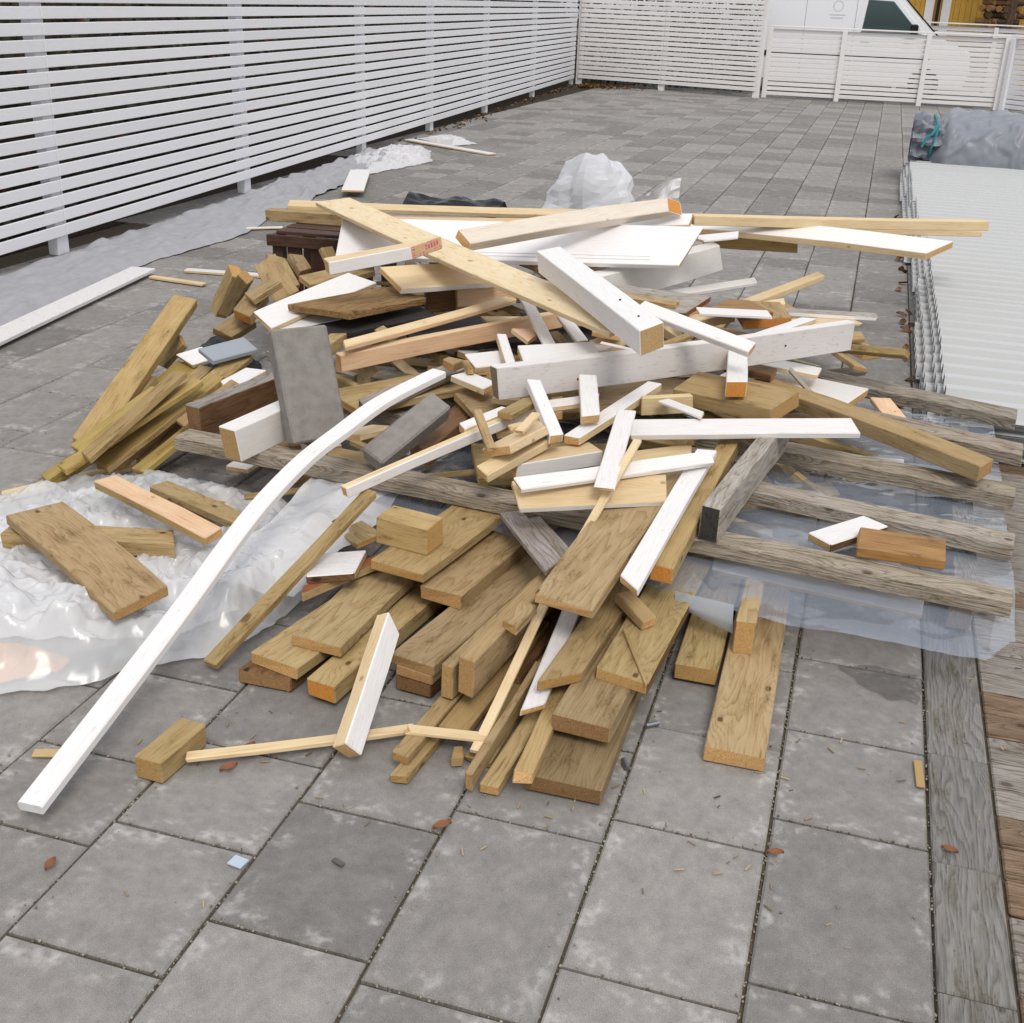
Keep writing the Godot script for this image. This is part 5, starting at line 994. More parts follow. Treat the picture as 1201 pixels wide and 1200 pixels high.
func make_fences():
	rng.seed = 9
	var A := Vector3(-4.98, 0, -4.3)
	var B := Vector3(-6.62, 0, -26.6)
	var L := A.distance_to(B)
	var cuts: Array = [0.0]
	for z in [-6.75, -9.7, -12.85, -15.6, -18.7, -22.4]: cuts.append(L * (z - A.z) / (B.z - A.z))
	cuts.append(L)
	fence("slat_fence", "long high white slatted fence along the strip of grey membrane", A, B, cuts, 20, 0.096, 0.073, 0.13, 2.06, false, false, Vector3.ZERO, M.fence)
	var C := Vector3(-6.55, 0, -26.75)
	var D := Vector3(-2.55, 0, -25.75)
	fence("slat_fence", "high white slatted fence closing off the far end of the paving", C, D, [0.0, 2.0, C.distance_to(D)], 20, 0.096, 0.073, 0.13, 2.06, false, false, Vector3.ZERO, M.white)
	var E0 := Vector3(-2.4, 0, -26.1)
	var E1 := Vector3(2.15, 0, -26.35)
	fence("low_slat_fence", "low white slatted fence with a top rail in front of the van", E0, E1, [0.0, 1.46, 3.08, E0.distance_to(E1)], 14, 0.092, 0.070, 0.06, 1.36, true, true, Vector3.ZERO, M.white, 1.34)
	var F0 := Vector3(2.3, 0, -26.2)
	var F1 := Vector3(4.6, 0, -23.6)
	fence("low_slat_fence", "short white slatted fence angled toward the grey tarpaulin bundle", F0, F1, [0.0, F0.distance_to(F1)], 14, 0.092, 0.070, 0.06, 1.36, true, true, Vector3.ZERO, M.fence, 1.34)
	fence("low_slat_fence", "white rail fence behind the van in front of the yellow building", Vector3(0.2, 0, -31.5), Vector3(6.5, 0, -30.2), [0.0, 2.1, 4.2, 6.4], 13, 0.11, 0.09, 0.06, 1.52, true, true, Vector3.ZERO, M.white, 1.48)
	# the dark hedge behind the long fence and the ground it grows on
	var strip := PlaneMesh.new()
	strip.size = Vector2(9, 34)
	tag(obj("soil", strip, M.soil), "", "", "", "structure").position = Vector3(-10.0, -0.006, -16)
	var lot := PlaneMesh.new()
	lot.size = Vector2(40, 24)
	tag(obj("road", lot, M.asphalt), "", "", "", "structure").position = Vector3(2, -0.008, -38.9)
	var bk := noise(0.6, 77, 3)  # unseen bank, added to stop sky light and darken the slat gaps
	tag(obj("added_dark_bank", sheet(60, 14, func(u: float, v: float):
		var z := lerpf(0.0, -31.0, u)
		var x0 := -5.35 + 0.074 * (z + 4.3) - 0.25
		return Vector3(x0 - v * 1.6, 2.9 * pow(v, 0.55) + 0.12 * bk.get_noise_2d(u * 40.0, v * 4.0) - 0.02, z)), M.soil), "", "", "", "structure")
	leaf_mass("hedge", "dark dense evergreen hedge behind the long slatted fence", 26000, func():
		var z := rng.randf_range(-30.0, -2.0)
		var h := rng.randf() * 3.2
		return Vector3(-5.62 + 0.074 * (z + 4.3) - 1.6 * pow(h / 2.9, 1.8) + rng.randf() * 0.25, h, z), 0.06)
	leaf_mass("hedge", "dark low hedge behind the far slatted fence", 5000, func():
		var x := rng.randf_range(-8.0, -2.8)
		return Vector3(x, rng.randf() * 1.9, -27.4 - rng.randf() * 0.9), 0.07)

func leaf_mass(called: String, label: String, n: int, f: Callable, size: float):
	var s := SurfaceTool.new()
	s.begin(Mesh.PRIMITIVE_TRIANGLES)
	for k in [Vector3(-0.5, 0, 0), Vector3(0, 0.1, -0.3), Vector3(0.6, 0, 0), Vector3(-0.5, 0, 0), Vector3(0.6, 0, 0), Vector3(0, 0.1, 0.3)]: s.add_vertex(k)
	s.generate_normals()
	var mm := MultiMesh.new()
	mm.transform_format = MultiMesh.TRANSFORM_3D
	mm.use_colors = true
	mm.mesh = s.commit()
	mm.instance_count = n
	rng.seed = n
	for i in n:
		var sc := size * rng.randf_range(0.7, 2.0)
		mm.set_instance_transform(i, Transform3D(Basis.from_euler(Vector3(rng.randf() * 6, rng.randf() * 6, rng.randf() * 6)).scaled(Vector3(sc, sc, sc)), f.call()))
		var v := rng.randf_range(0.02, 0.07)
		mm.set_instance_color(i, Color(v * (0.8 if rng.randf() < 0.93 else 3.0), v, v * 0.45))
	var o := MultiMeshInstance3D.new()
	o.multimesh = mm
	o.material_override = M.leafmat
	o.name = numbered(called)
	tag(o, label, "hedge", "", "stuff")
	add_child(o)

func prism(poly: PackedVector2Array, d: float) -> ArrayMesh:
	# polygon in x,y extruded along -z by d
	var s := SurfaceTool.new()
	s.begin(Mesh.PRIMITIVE_TRIANGLES)
	s.set_smooth_group(-1)
	s.set_color(Color(1, 1, 1))
	if Geometry2D.is_polygon_clockwise(poly): poly.reverse()
	var t := Geometry2D.triangulate_polygon(poly)
	for z in [0.0, -d]:
		for i in range(0, t.size(), 3):
			var ids := [t[i], t[i + 2], t[i + 1]] if z == 0.0 else [t[i], t[i + 1], t[i + 2]]
			for k in ids:
				s.set_uv(poly[k])
				s.add_vertex(Vector3(poly[k].x, poly[k].y, z))
	for i in poly.size():
		var a := poly[i]
		var b := poly[(i + 1) % poly.size()]
		var v := [Vector3(a.x, a.y, 0), Vector3(a.x, a.y, -d), Vector3(b.x, b.y, -d), Vector3(b.x, b.y, 0)]
		for k in [0, 1, 2, 0, 2, 3]:
			s.set_uv(Vector2(v[k].x + v[k].z, v[k].y))
			s.add_vertex(v[k])
	s.generate_normals()
	return s.commit()

func V2(a: Array) -> PackedVector2Array:
	var o := PackedVector2Array()
	for i in range(0, a.size(), 2): o.append(Vector2(a[i], a[i + 1]))
	return o

func make_van():
	# side of the van faces the camera, nose to the right; local origin on the ground at the middle of that side
	var v := base("van", Vector3(-1.2, 0, -28.2), -0.03)
	tag(v, "white panel van parked behind the low slatted fence", "van")
	obj("body", prism(V2([-3.0, 0.28, 2.75, 0.28, 2.85, 0.6, 2.8, 0.98, 2.06, 1.27, 1.5, 1.78, 1.3, 1.98, 0.9, 2.06, -3.0, 2.1]), 1.75), M.van, v)
	var cab := obj("window_frame", prism(V2([0.40, 1.26, 1.86, 1.26, 1.78, 1.36, 1.16, 1.98, 0.5, 2.0]), 0.012), M.van, v)
	cab.position.z = 0.014
	var w := obj("side_window", prism(V2([0.52, 1.32, 1.70, 1.32, 1.66, 1.38, 1.10, 1.93, 0.58, 1.95]), 0.006), M.glass, v)
	w.position.z = 0.024
	var dk := obj("dark_cabin_panel", prism(V2([0.54, 1.33, 1.68, 1.33, 1.09, 1.92, 0.59, 1.94]), 0.004), M.black, v)  # flat black panel, painted darkness of an unlit interior behind the glass
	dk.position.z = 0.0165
	var seal := obj("window_seal", swept([Vector3(0.5, 1.30, 0.026), Vector3(1.76, 1.30, 0.026)], 0.02, 0.02), M.black, v)
	seal.position = Vector3.ZERO
	var mir := obj("mirror", bbox(0.16, 0.2, 0.14, M.black, Color(1, 1, 1), 0.03), null, v)
	mir.position = Vector3(1.60, 1.40, 0.12)
	obj("windscreen", swept([Vector3(1.34, 1.985, -0.02), Vector3(2.1, 1.285, -0.02)], 0.03, 0.03, Vector3(0, 0, 1)), M.black, v)
	for x in [-0.7, 0.36]:
		obj("door_seam", swept([Vector3(x, 0.4, 0.001), Vector3(x, 1.98, 0.001)], 0.008, 0.006, Vector3(0, 0, 1)), M.metal, v)
	obj("side_moulding", swept([Vector3(-2.9, 0.8, 0.01), Vector3(2.0, 0.8, 0.01)], 0.03, 0.10, Vector3(0, 1, 0)), M.black, v)
	var hd := obj("handle", bbox(0.2, 0.03, 0.04, M.van, Color(1, 1, 1), 0.01), null, v)
	hd.position = Vector3(0.62, 1.12, 0.03)
	# pale grey emblem on the side panel: a ring over two short lines, too faint to read
	var ring := TorusMesh.new()
	ring.inner_radius = 0.085
	ring.outer_radius = 0.115
	var em := smat(null, hexc(212, 212, 214), 0.5)
	var rg := obj("emblem", ring, em, v)
	rg.position = Vector3(-0.03, 1.80, 0.0)
	rg.rotation.x = PI / 2
	rg.scale = Vector3(1, 0.12, 1)
	for k in 2:
		var ln := obj("lettering", bbox(0.34 - k * 0.08, 0.006, 0.025, em), null, v)
		ln.position = Vector3(-0.03, 1.63 - k * 0.06, 0.003)
		ln.rotation.x = PI / 2
	for x in [-2.0, 1.95]:
		var c := CylinderMesh.new()
		c.top_radius = 0.32
		c.bottom_radius = 0.32
		c.height = 0.2
		var wh := obj("wheel", c, M.black, v)
		wh.position = Vector3(x, 0.32, -0.09)
		wh.rotation.x = PI / 2
		var r := CylinderMesh.new()
		r.top_radius = 0.2
		r.bottom_radius = 0.2
		r.height = 0.02
		obj("rim", r, M.metal, wh).position = Vector3(0, 0.105, 0)

func make_building():
	rng.seed = 4
	var b := base("yellow_house", Vector3(-1.0, 0, -35.0))
	tag(b, "yellow board clad house with pale trims behind the van", "house")
	obj("wall", bbox(16, 0.2, 4.0, M.yellow), null, b).transform = Transform3D(Basis(Vector3(1, 0, 0), Vector3(0, 0, 1), Vector3(0, -1, 0)), Vector3(4, 2.0, -0.2))
	var pl: Array = []
	for k in 4:
		var v := rng.randf_range(0.86, 1.06)
		pl.append(bbox(3.9, 0.022, 0.135, M.yellow, Color(v, v, v)))
	for i in 50:
		var o := obj("cladding_board", pl[rng.randi() % 4], null, b)
		o.transform = Transform3D(Basis(Vector3(0, 1, 0), Vector3(0, 0, 1), Vector3(1, 0, 0)), Vector3(0.2 + i * 0.142, 1.98, -0.085 + rng.randf() * 0.004))
	for x in [1.78, 2.20]:
		obj("corner_trim", bbox(3.9, 0.03, 0.22, M.white), null, b).transform = Transform3D(Basis(Vector3(0, 1, 0), Vector3(0, 0, 1), Vector3(1, 0, 0)), Vector3(x, 1.98, -0.045))
	obj("drain_pipe", swept([Vector3(2.0, 0.1, 0.02), Vector3(2.0, 3.9, 0.02)], 0.08, 0.08, Vector3(1, 0, 0)), M.black, b)
	obj("roof", bbox(17, 0.2, 2.0, M.black), null, b).position = Vector3(4, 4.1, 0.1)
	# firewood stack: split logs with ends to the camera
	var pm: Array = []
	for k in 3:
		var c := CylinderMesh.new()
		c.top_radius = 0.085
		c.bottom_radius = 0.085
		c.height = 0.4
		c.radial_segments = 7 + k
		pm.append(c)
	for r in 17:
		for q in 5:
			var o := obj("firewood_log", pm[rng.randi() % 3], M.bark if rng.randf() < 0.5 else M.edark)
			o.position = Vector3(2.12 + q * 0.168 + (0.08 if r % 2 else 0.0) + rng.randf_range(-0.015, 0.015), 0.1 + r * 0.150, -34.3 + rng.randf_range(-0.05, 0.05))
			o.rotation = Vector3(PI / 2, 0, rng.randf() * 6.0)
			var sc := rng.randf_range(0.78, 1.0)
			o.scale = Vector3(sc, 1, sc)
			tag(o, "split log in the firewood stack against the yellow house", "log", "firewood logs stacked against the yellow house")
	var tr := base("tree_trunk", Vector3(2.62, 0, -33.2))
	tag(tr, "slim grey tree trunk in front of the firewood stack", "tree")
	obj("trunk", swept(smooth_path([Vector3(0, 0, 0), Vector3(0.03, 1.2, 0), Vector3(0.1, 3.0, 0.02), Vector3(0.05, 5.5, 0)], 4), 0.16, 0.16, Vector3(0, 0, 1)), M.bark, tr)

func make_sheets():
	# trapezoidal roofing sheets lying on the deck, ribs across the view
	rng.seed = 12
	var prof: Array = []
	var n_r := 6
	for k in n_r:
		var z0 := k * 0.18
		for q in [[0.0, 0.0], [0.080, 0.0], [0.100, 0.042], [0.160, 0.042]]: prof.append(Vector2(z0 + q[0], q[1]))
	prof.append(Vector2(n_r * 0.18, 0.0))
	var mk := func(len: float) -> ArrayMesh:
		var s := SurfaceTool.new()
		s.begin(Mesh.PRIMITIVE_TRIANGLES)
		s.set_smooth_group(-1)
		s.set_color(Color(1, 1, 1))
		for i in prof.size() - 1:
			for e in [0.0, 0.006]:
				var a: Vector2 = prof[i]
				var b: Vector2 = prof[i + 1]
				var v := [Vector3(0, a.y - e, -a.x), Vector3(len, a.y - e, -a.x), Vector3(len, b.y - e, -b.x), Vector3(0, b.y - e, -b.x)]
				for k in [0, 1, 2, 0, 2, 3]: s.add_vertex(v[k])
			var a2: Vector2 = prof[i]
			var b2: Vector2 = prof[i + 1]
			var w := [Vector3(0, a2.y, -a2.x), Vector3(0, b2.y, -b2.x), Vector3(0, b2.y - 0.006, -b2.x), Vector3(0, a2.y - 0.006, -a2.x)]
			for k in [0, 1, 2, 0, 2, 3]: s.add_vertex(w[k])
		s.generate_normals()
		return s.commit()
	var m: ArrayMesh = mk.call(2.4)
	for layer in 4:
		for i in 9:
			var o := obj("roofing_sheet", m, M.sheetmetal)
			o.position = Vector3(0.372 + layer * 0.026 + rng.randf_range(-0.010, 0.010) + 0.012 * i * (1 if i < 4 else 0) - 0.010 * i, 0.022 + layer * 0.052 + (i % 2) * 0.007, -4.95 - i * 1.045)
			o.rotation.y = rng.randf_range(-0.006, 0.006)
			var lab := "pale corrugated roofing sheet lying open on top of the stack" if layer == 3 else "pale corrugated roofing sheet under the top layer of the stack"
			tag(o, lab, "roofing sheet", "top corrugated sheets" if layer == 3 else "lower corrugated sheets")

func make_tarp():
	var nz := noise(1.6, 3, 4)
	var nf := noise(5.0, 4, 3)
	var t := base("tarpaulin_bundle", Vector3(0.42, 0.18, -14.6))
	tag(t, "grey tarpaulin bundle tied with teal rope on the corrugated sheets", "tarpaulin")
	obj("cover", sheet(160, 80, func(u: float, v: float):
		var x: float = u * 2.7 + 0.16
		var a: float = lerpf(-0.15, PI + 0.15, v)
		var ry := 0.50 + 0.05 * sin(x * 2.2) + 0.03 * nz.get_noise_1d(x)
		var rz := 0.62
		if u < 0.06:
			ry *= 0.65 + u * 5.8
			rz *= 0.70 + u * 5.0
		var q := Vector3(x, maxf(0.0, pow(absf(sin(a)), 0.7) * signf(sin(a)) * ry), cos(a) * rz)
		var ph := (q.x * 0.8 - a * 0.55) * 1.9 + nz.get_noise_3d(q.x * 0.6, q.y * 0.6, q.z * 0.6) * 1.2
		var fold := 1.0 - 2.0 * absf(ph - floorf(ph) - 0.5) * 2.0
		var ph2 := (q.x * 1.4 + a * 0.4) * 2.3 + nf.get_noise_3d(q.x * 0.3, q.y * 0.3, 0.0)
		var fold2 := absf(ph2 - floorf(ph2) - 0.5)
		var d := 0.035 * fold * absf(fold) + 0.03 * fold2 + 0.02 * nf.get_noise_3d(q.x, q.y * 0.5, q.z * 0.5)
		return q + Vector3(0, sin(a) * d, cos(a) * d)), M.tarp, t)
	obj("gathered_end", sheet(30, 44, func(u: float, v: float):
		var x: float = u * 0.34
		var a: float = v * TAU
		var r := lerpf(0.28, 0.20, absf(u - 0.2)) * (1.0 + 0.0 * u)
		r += 0.06 * sin(a * 9.0 + x * 10.0) * (1.2 - u) + 0.05 * nf.get_noise_3d(x * 1.5, cos(a), sin(a))
		return Vector3(x - 0.06, maxf(0.01, 0.25 + sin(a) * r * (0.9 if u > 0.2 else 0.85)), cos(a) * r * 1.3 + 0.2), false), M.tarp, t)
	var ring: Array = []
	for k in 25:
		var a := TAU * k / 24.0
		ring.append(Vector3(0.17 + 0.02 * sin(a * 3.0), maxf(0.02, 0.26 + sin(a) * 0.25), 0.2 + cos(a) * 0.36))
	obj("rope", swept(ring, 0.022, 0.022, Vector3(1, 0, 0)), M.rope, t)
	obj("rope", swept(smooth_path([Vector3(0.19, 0.42, 0.50), Vector3(0.14, 0.34, 0.58), Vector3(0.09, 0.30, 0.60), Vector3(0.05, 0.20, 0.62)], 4), 0.03, 0.02), M.rope, t)

# ------------------------------------------------------------------ fence side strip
func make_membrane():
	var nz := noise(0.9, 8, 4)
	var nf := noise(6.0, 9, 3)
	var o := obj("membrane_strip", sheet(120, 26, func(u: float, v: float):
		var z: float = lerpf(-4.4, -12.9, u)
		var x0 := -4.93 + 0.074 * (z + 4.3) - 0.02
		var wd := lerpf(0.80, 0.62, smoothstep(-4.4, -6.5, z)) + 0.12 * smoothstep(-6.6, -7.6, z) * smoothstep(-10.0, -8.2, z) - 0.20 * smoothstep(-10.6, -12.8, z)
		if z < -6.5: wd += 0.09 * nz.get_noise_1d(z * 1.5)
		var x := x0 + wd * v
		var h := 0.02 + 0.07 * absf(nz.get_noise_2d(x * 3.5, z * 1.6)) + 0.03 * nf.get_noise_2d(x * 0.8, z * 0.5)
		if u > 0.6: h += 0.05 * absf(nf.get_noise_2d(x, z * 0.4)) * (1.0 + v)
		if v > 0.93 or v < 0.05: h *= 0.3
		return Vector3(x, maxf(h, 0.006), z)), M.membrane)
	tag(o, "wrinkled grey white membrane strip lying along the foot of the fence", "membrane")
	var p := board_at("scrap_board", Vector3(-4.05, 0.028, -4.2), Vector3(-4.36, 0.034, -6.45), 0.16, 0.022, "white2,white2,epine")
	tag(p, "long white board lying along the edge of the grey membrane", "board")
	p = board_at("scrap_board", Vector3(-4.16, 0.012, -6.62), Vector3(-3.3, 0.012, -6.75), 0.07, 0.018, "white2,pine,epine")
	tag(p, "white lath lying flat on the paving behind the leaning fan", "board")
	p = board_at("scrap_board", Vector3(-4.25, 0.012, -6.36), Vector3(-3.85, 0.012, -6.32), 0.05, 0.016, "pine,pine,epine")
	tag(p, "short pale lath at the corner of the grey membrane", "board")
	p = board_at("scrap_board", Vector3(-5.65, 0.02, -14.3), Vector3(-4.30, 0.014, -13.55), 0.13, 0.02, "white2,pine,epine")
	tag(p, "lone pale board lying on the far paving near the fence", "board")
	p = board_at("scrap_board", Vector3(-4.9, 0.07, -11.1), Vector3(-4.45, 0.06, -9.9), 0.2, 0.02, "white,pine,epine")
	tag(p, "white board end on the far end of the grey membrane", "board")
	p = board_at("scrap_board", Vector3(-4.62, 0.014, -8.0), Vector3(-4.3, 0.014, -8.25), 0.05, 0.012, "white2,pine,epine")
	tag(p, "small white splinter on the paving beside the grey membrane", "board")
	var cr := crumple("crumpled_film", [[-5.5, -12.0], [-4.9, -11.2], [-4.7, -12.6], [-5.1, -13.6], [-5.6, -13.4]], 0.05, 0.03, M.bag_white, 41)
	tag(cr, "crumpled clear film at the far end of the grey membrane", "plastic film")
	cr = crumple("crumpled_film", [[-5.65, -14.6], [-5.0, -14.1], [-4.8, -14.5], [-5.4, -15.3]], 0.03, 0.03, M.bag_white, 42)
	tag(cr, "crumpled clear film under the lone board near the fence", "plastic film")

func board_at(called: String, a: Vector3, b: Vector3, w: float, t: float, mats: String) -> MeshInstance3D:
	var ms: Array = []
	for k in mats.split(","): ms.append(M[k])
	var u := (b - a)
	var l := u.length()
	u /= l
	var side := u.cross(UPV).normalized()
	var n := side.cross(u)
	var v := rng.randf_range(0.92, 1.05)
	var o := obj(called, board_mesh(l, t, w, 0, 0, 0, 1.0, ms, Color(v, v, v)), null)
	o.transform = Transform3D(Basis(u, n, u.cross(n)), (a + b) / 2)
	return o

# crumpled film inside a ground polygon: mound of height hh with sharp folds
func crumple(called: String, pts: Array, hh: float, cell: float, mat, sd: int, low := 0.006, prof = null, smooth := true) -> MeshInstance3D:
	var poly := PackedVector2Array()
	var mn := Vector2(1e9, 1e9)
	var mx := -mn
	for p in pts:
		var v := Vector2(p[0], p[1])
		poly.append(v)
		mn = mn.min(v)
		mx = mx.max(v)
	var n1 := noise(2.2, sd, 3)
	var n2 := noise(7.0, sd + 1, 3)
	var n3 := FastNoiseLite.new()
	n3.seed = sd + 2
	n3.noise_type = FastNoiseLite.TYPE_CELLULAR
	n3.cellular_return_type = FastNoiseLite.RETURN_DISTANCE2_SUB
	n3.frequency = 5.5
	# rings from the middle out to the outline, so that the edge of the film is clean
	var cen := Vector2.ZERO
	for p in poly: cen += p / poly.size()
	var per := 0.0
	for i in poly.size(): per += poly[i].distance_to(poly[(i + 1) % poly.size()])
	var rim := PackedVector2Array()
	var nu := clampi(int(per / cell), 24, 420)
	for i in nu:
		var s := per * i / nu
		for k in poly.size():
			var l := poly[k].distance_to(poly[(k + 1) % poly.size()])
			if s <= l:
				var q := poly[k].lerp(poly[(k + 1) % poly.size()], s / l)
				rim.append(q + Vector2(n1.get_noise_2d(q.x * 1.5, q.y * 1.5), n1.get_noise_2d(q.x * 1.5 + 7.0, q.y * 1.5)) * 0.05)
				break
			s -= l
	nu = rim.size()
	var nv := clampi(int((mx - mn).length() * 0.5 / cell), 10, 90)
	var f := func(u: float, v: float):
		var p := cen.lerp(rim[int(round(u * nu)) % nu], v)
		var q := p
		var e := 1e9
		for i in poly.size():
			var c := Geometry2D.get_closest_point_to_segment(q, poly[i], poly[(i + 1) % poly.size()])
			e = minf(e, c.distance_to(q))
		var m: float = hh
		if prof != null: m = prof.call(p)
		var k := smoothstep(0.0, 0.14, e) if v < 1.0 else 0.0
		var h := m * k * (0.75 + 0.6 * n1.get_noise_2d(p.x, p.y))
		var rid := 1.0 - absf(n1.get_noise_2d(p.x * 2.0 + 5.0, p.y * 2.0)) * 2.6
		var rid2 := 1.0 - absf(n2.get_noise_2d(p.x * 1.3, p.y * 1.3 + 4.0)) * 2.4
		h += (maxf(0.0, rid) * 0.032 + maxf(0.0, rid2) * 0.009 - n3.get_noise_2d(p.x, p.y) * 0.003) * (0.2 + k) * minf(1.0, m / 0.06)
		return Vector3(p.x, maxf(low, low + h), p.y)
	return obj(called, sheet(nu, nv, f, smooth), mat)

# ------------------------------------------------------------------ plastics of the heap
func make_plastics():
	var pack := [[-2.86, -3.02], [-2.70, -3.36], [-2.42, -3.55], [-1.95, -3.50], [-1.55, -3.32], [-1.45, -2.95], [-1.46, -2.66], [-1.56, -2.44], [-1.74, -2.22], [-1.98, -2.08], [-2.25, -2.02], [-2.6, -2.4]]
	var o := crumple("plastic_packaging", pack, 0.07, 0.013, M.film_white, 63, 0.008, func(p):
		return 0.05 + 0.10 * smoothstep(-2.10, -2.22, p.y) * smoothstep(-2.55, -2.42, p.y) * smoothstep(-1.6, -1.8, p.x) + 0.06 * smoothstep(-1.9, -1.75, p.x) * smoothstep(-2.5, -2.7, p.y))
	tag(o, "heap of crumpled translucent plastic packaging on the slabs", "packaging")
	o = crumple("plastic_packaging", [[-2.7, -2.98], [-2.35, -3.2], [-1.75, -3.05], [-1.58, -2.7], [-1.72, -2.46], [-1.95, -2.38], [-2.2, -2.30], [-2.55, -2.35]], 0.045, 0.014, M.bag_white, 65, 0.004)
	tag(o, "milky crumpled bag inside the translucent packaging", "packaging")
	o = crumple("orange_wrapper", [[-2.20, -2.24], [-2.02, -2.34], [-1.86, -2.30], [-1.86, -2.20], [-2.0, -2.12], [-2.2, -2.14]], 0.07, 0.010, M.foil_orange, 67, 0.012)
	tag(o, "orange wrapper showing through the front of the packaging", "wrapper")
	o = crumple("dark_wrapper", [[-1.92, -2.32], [-1.78, -2.42], [-1.62, -2.48], [-1.64, -2.42], [-1.74, -2.32], [-1.86, -2.25]], 0.07, 0.010, M.foil_dark, 68, 0.012)
	tag(o, "dark blue wrapper inside the front of the packaging", "wrapper")
	# printed bag with recycling marks hanging beside the bent trim
	var nf := noise(4.0, 15, 3)
	var bag := base("printed_bag", Vector3(-1.50, 0, -3.05))
	tag(bag, "milky plastic bag with small black printed marks beside the bent white trim", "bag")
	obj("film", sheet(26, 26, func(u: float, v: float):
		var x: float = lerpf(-0.20, 0.12, u)
		var z: float = lerpf(0.32, -0.30, v)
		var h := lerpf(0.10, 0.20, v) + 0.04 * nf.get_noise_2d(x, z) - 0.05 * absf(u - 0.5)
		return Vector3(x + 0.1 * v - 0.06, maxf(0.02, h), z), false), M.bag_white, bag)
	var ink := smat(null, hexc(40, 42, 48), 0.6)
	var tri_pts := [Vector3(-0.02, 0, 0), Vector3(0.02, 0, 0), Vector3(0, 0, -0.03)]
	for k in 3:
		obj("printed_mark", swept([Vector3(0.02, 0.215, -0.20) + tri_pts[k], Vector3(0.02, 0.215, -0.20) + tri_pts[(k + 1) % 3]], 0.006, 0.002), ink, bag)
	for k in 3:
		obj("printed_mark", swept([Vector3(0.05 + k * 0.018, 0.188, 0.02 - k * 0.01), Vector3(0.06 + k * 0.018, 0.19, -0.02 - k * 0.012)], 0.006, 0.002), ink, bag)
	# clear sheeting under the bars
	var nz := noise(2.0, 21, 3)
	var ns := noise(7.0, 22, 3)
	o = obj("clear_sheeting", sheet(150, 110, func(u: float, v: float):
		var x: float = lerpf(-1.62, 0.57, u)
		var front: float = lerpf(-3.26, -2.95, smoothstep(0.05, 0.75, u)) - 0.14 * smoothstep(0.96, 1.0, u)
		var z := lerpf(front, -4.95, v)
		var h := 0.182 + 0.022 * nz.get_noise_2d(x * 0.7, z * 1.4) + 0.010 * absf(ns.get_noise_2d(x * 0.6, z))
		h -= 0.05 * smoothstep(0.12, 0.0, v) * (0.35 + 0.65 * smoothstep(0.4, 1.0, u))
		return Vector3(x + (0.06 * v if u > 0.5 else 0.0), minf(h, 0.196), z)), M.film_clear)
	tag(o, "bluish clear plastic sheeting spread under the weathered grey bars", "plastic sheet")
	o = obj("plastic_flap", sheet(10, 10, func(u: float, v: float):
		var a := Vector3(-0.36, 0.168, -2.99).lerp(Vector3(-0.19, 0.172, -2.96), u)
		return a + Vector3(0.01 * v, -0.075 * v * (0.4 + 0.6 * u), 0.015 * sin(v * 3.0) + 0.03 * v)), M.film_flap)
	tag(o, "grey plastic flap hanging from the front edge of the clear sheeting", "plastic sheet")
	# white bag puffed up behind the heap
	var nb := noise(2.4, 33, 2)
	o = obj("puffed_bag", sheet(26, 15, func(u: float, v: float):
		var a: float = u * TAU
		var q: float = v * PI * 0.62
		var r := 0.30 * (1.0 + 0.34 * nb.get_noise_3d(cos(a) * sin(q) * 0.45, cos(q) * 0.45, sin(a) * sin(q) * 0.45))
		return Vector3(cos(a) * sin(q) * r * 0.95, cos(q) * r * 1.08, sin(a) * sin(q) * r * 0.7), false), M.film_bag)
	o.position = Vector3(-1.63, 0.50, -7.25)
	tag(o, "white translucent plastic bag puffed up behind the heap", "bag")
	o = obj("puffed_bag", sheet(20, 12, func(u: float, v: float):
		return Vector3((u - 0.5) * 0.34, 0.20 * v * (0.4 + u) + 0.03 * nb.get_noise_2d(u, v), 0.08 * v * nb.get_noise_2d(u, v + 3.0)), false), M.bag_white)
	o.position = Vector3(-1.22, 0.52, -6.9)
	tag(o, "corner of clear film sticking up beside the orange ended board", "plastic film")
	o = obj("black_film", sheet(24, 10, func(u: float, v: float):
		return Vector3((u - 0.5) * 0.62, 0.10 * sin(v * PI) * (0.7 + 0.4 * nb.get_noise_2d(u, v + 7.0)), (v - 0.5) * 0.3), false), M.blackfilm)
	o.position = Vector3(-2.45, 0.48, -7.0)
	tag(o, "black plastic bunched behind the long pale back board", "plastic film")
	o = crumple("black_film", [[-3.1, -4.9], [-2.75, -5.0], [-2.5, -4.5], [-2.45, -4.0], [-2.65, -3.9], [-2.95, -4.3]], 0.14, 0.04, M.blackfilm, 90)
	tag(o, "black plastic bag beside the leaning fan of studs", "plastic film")

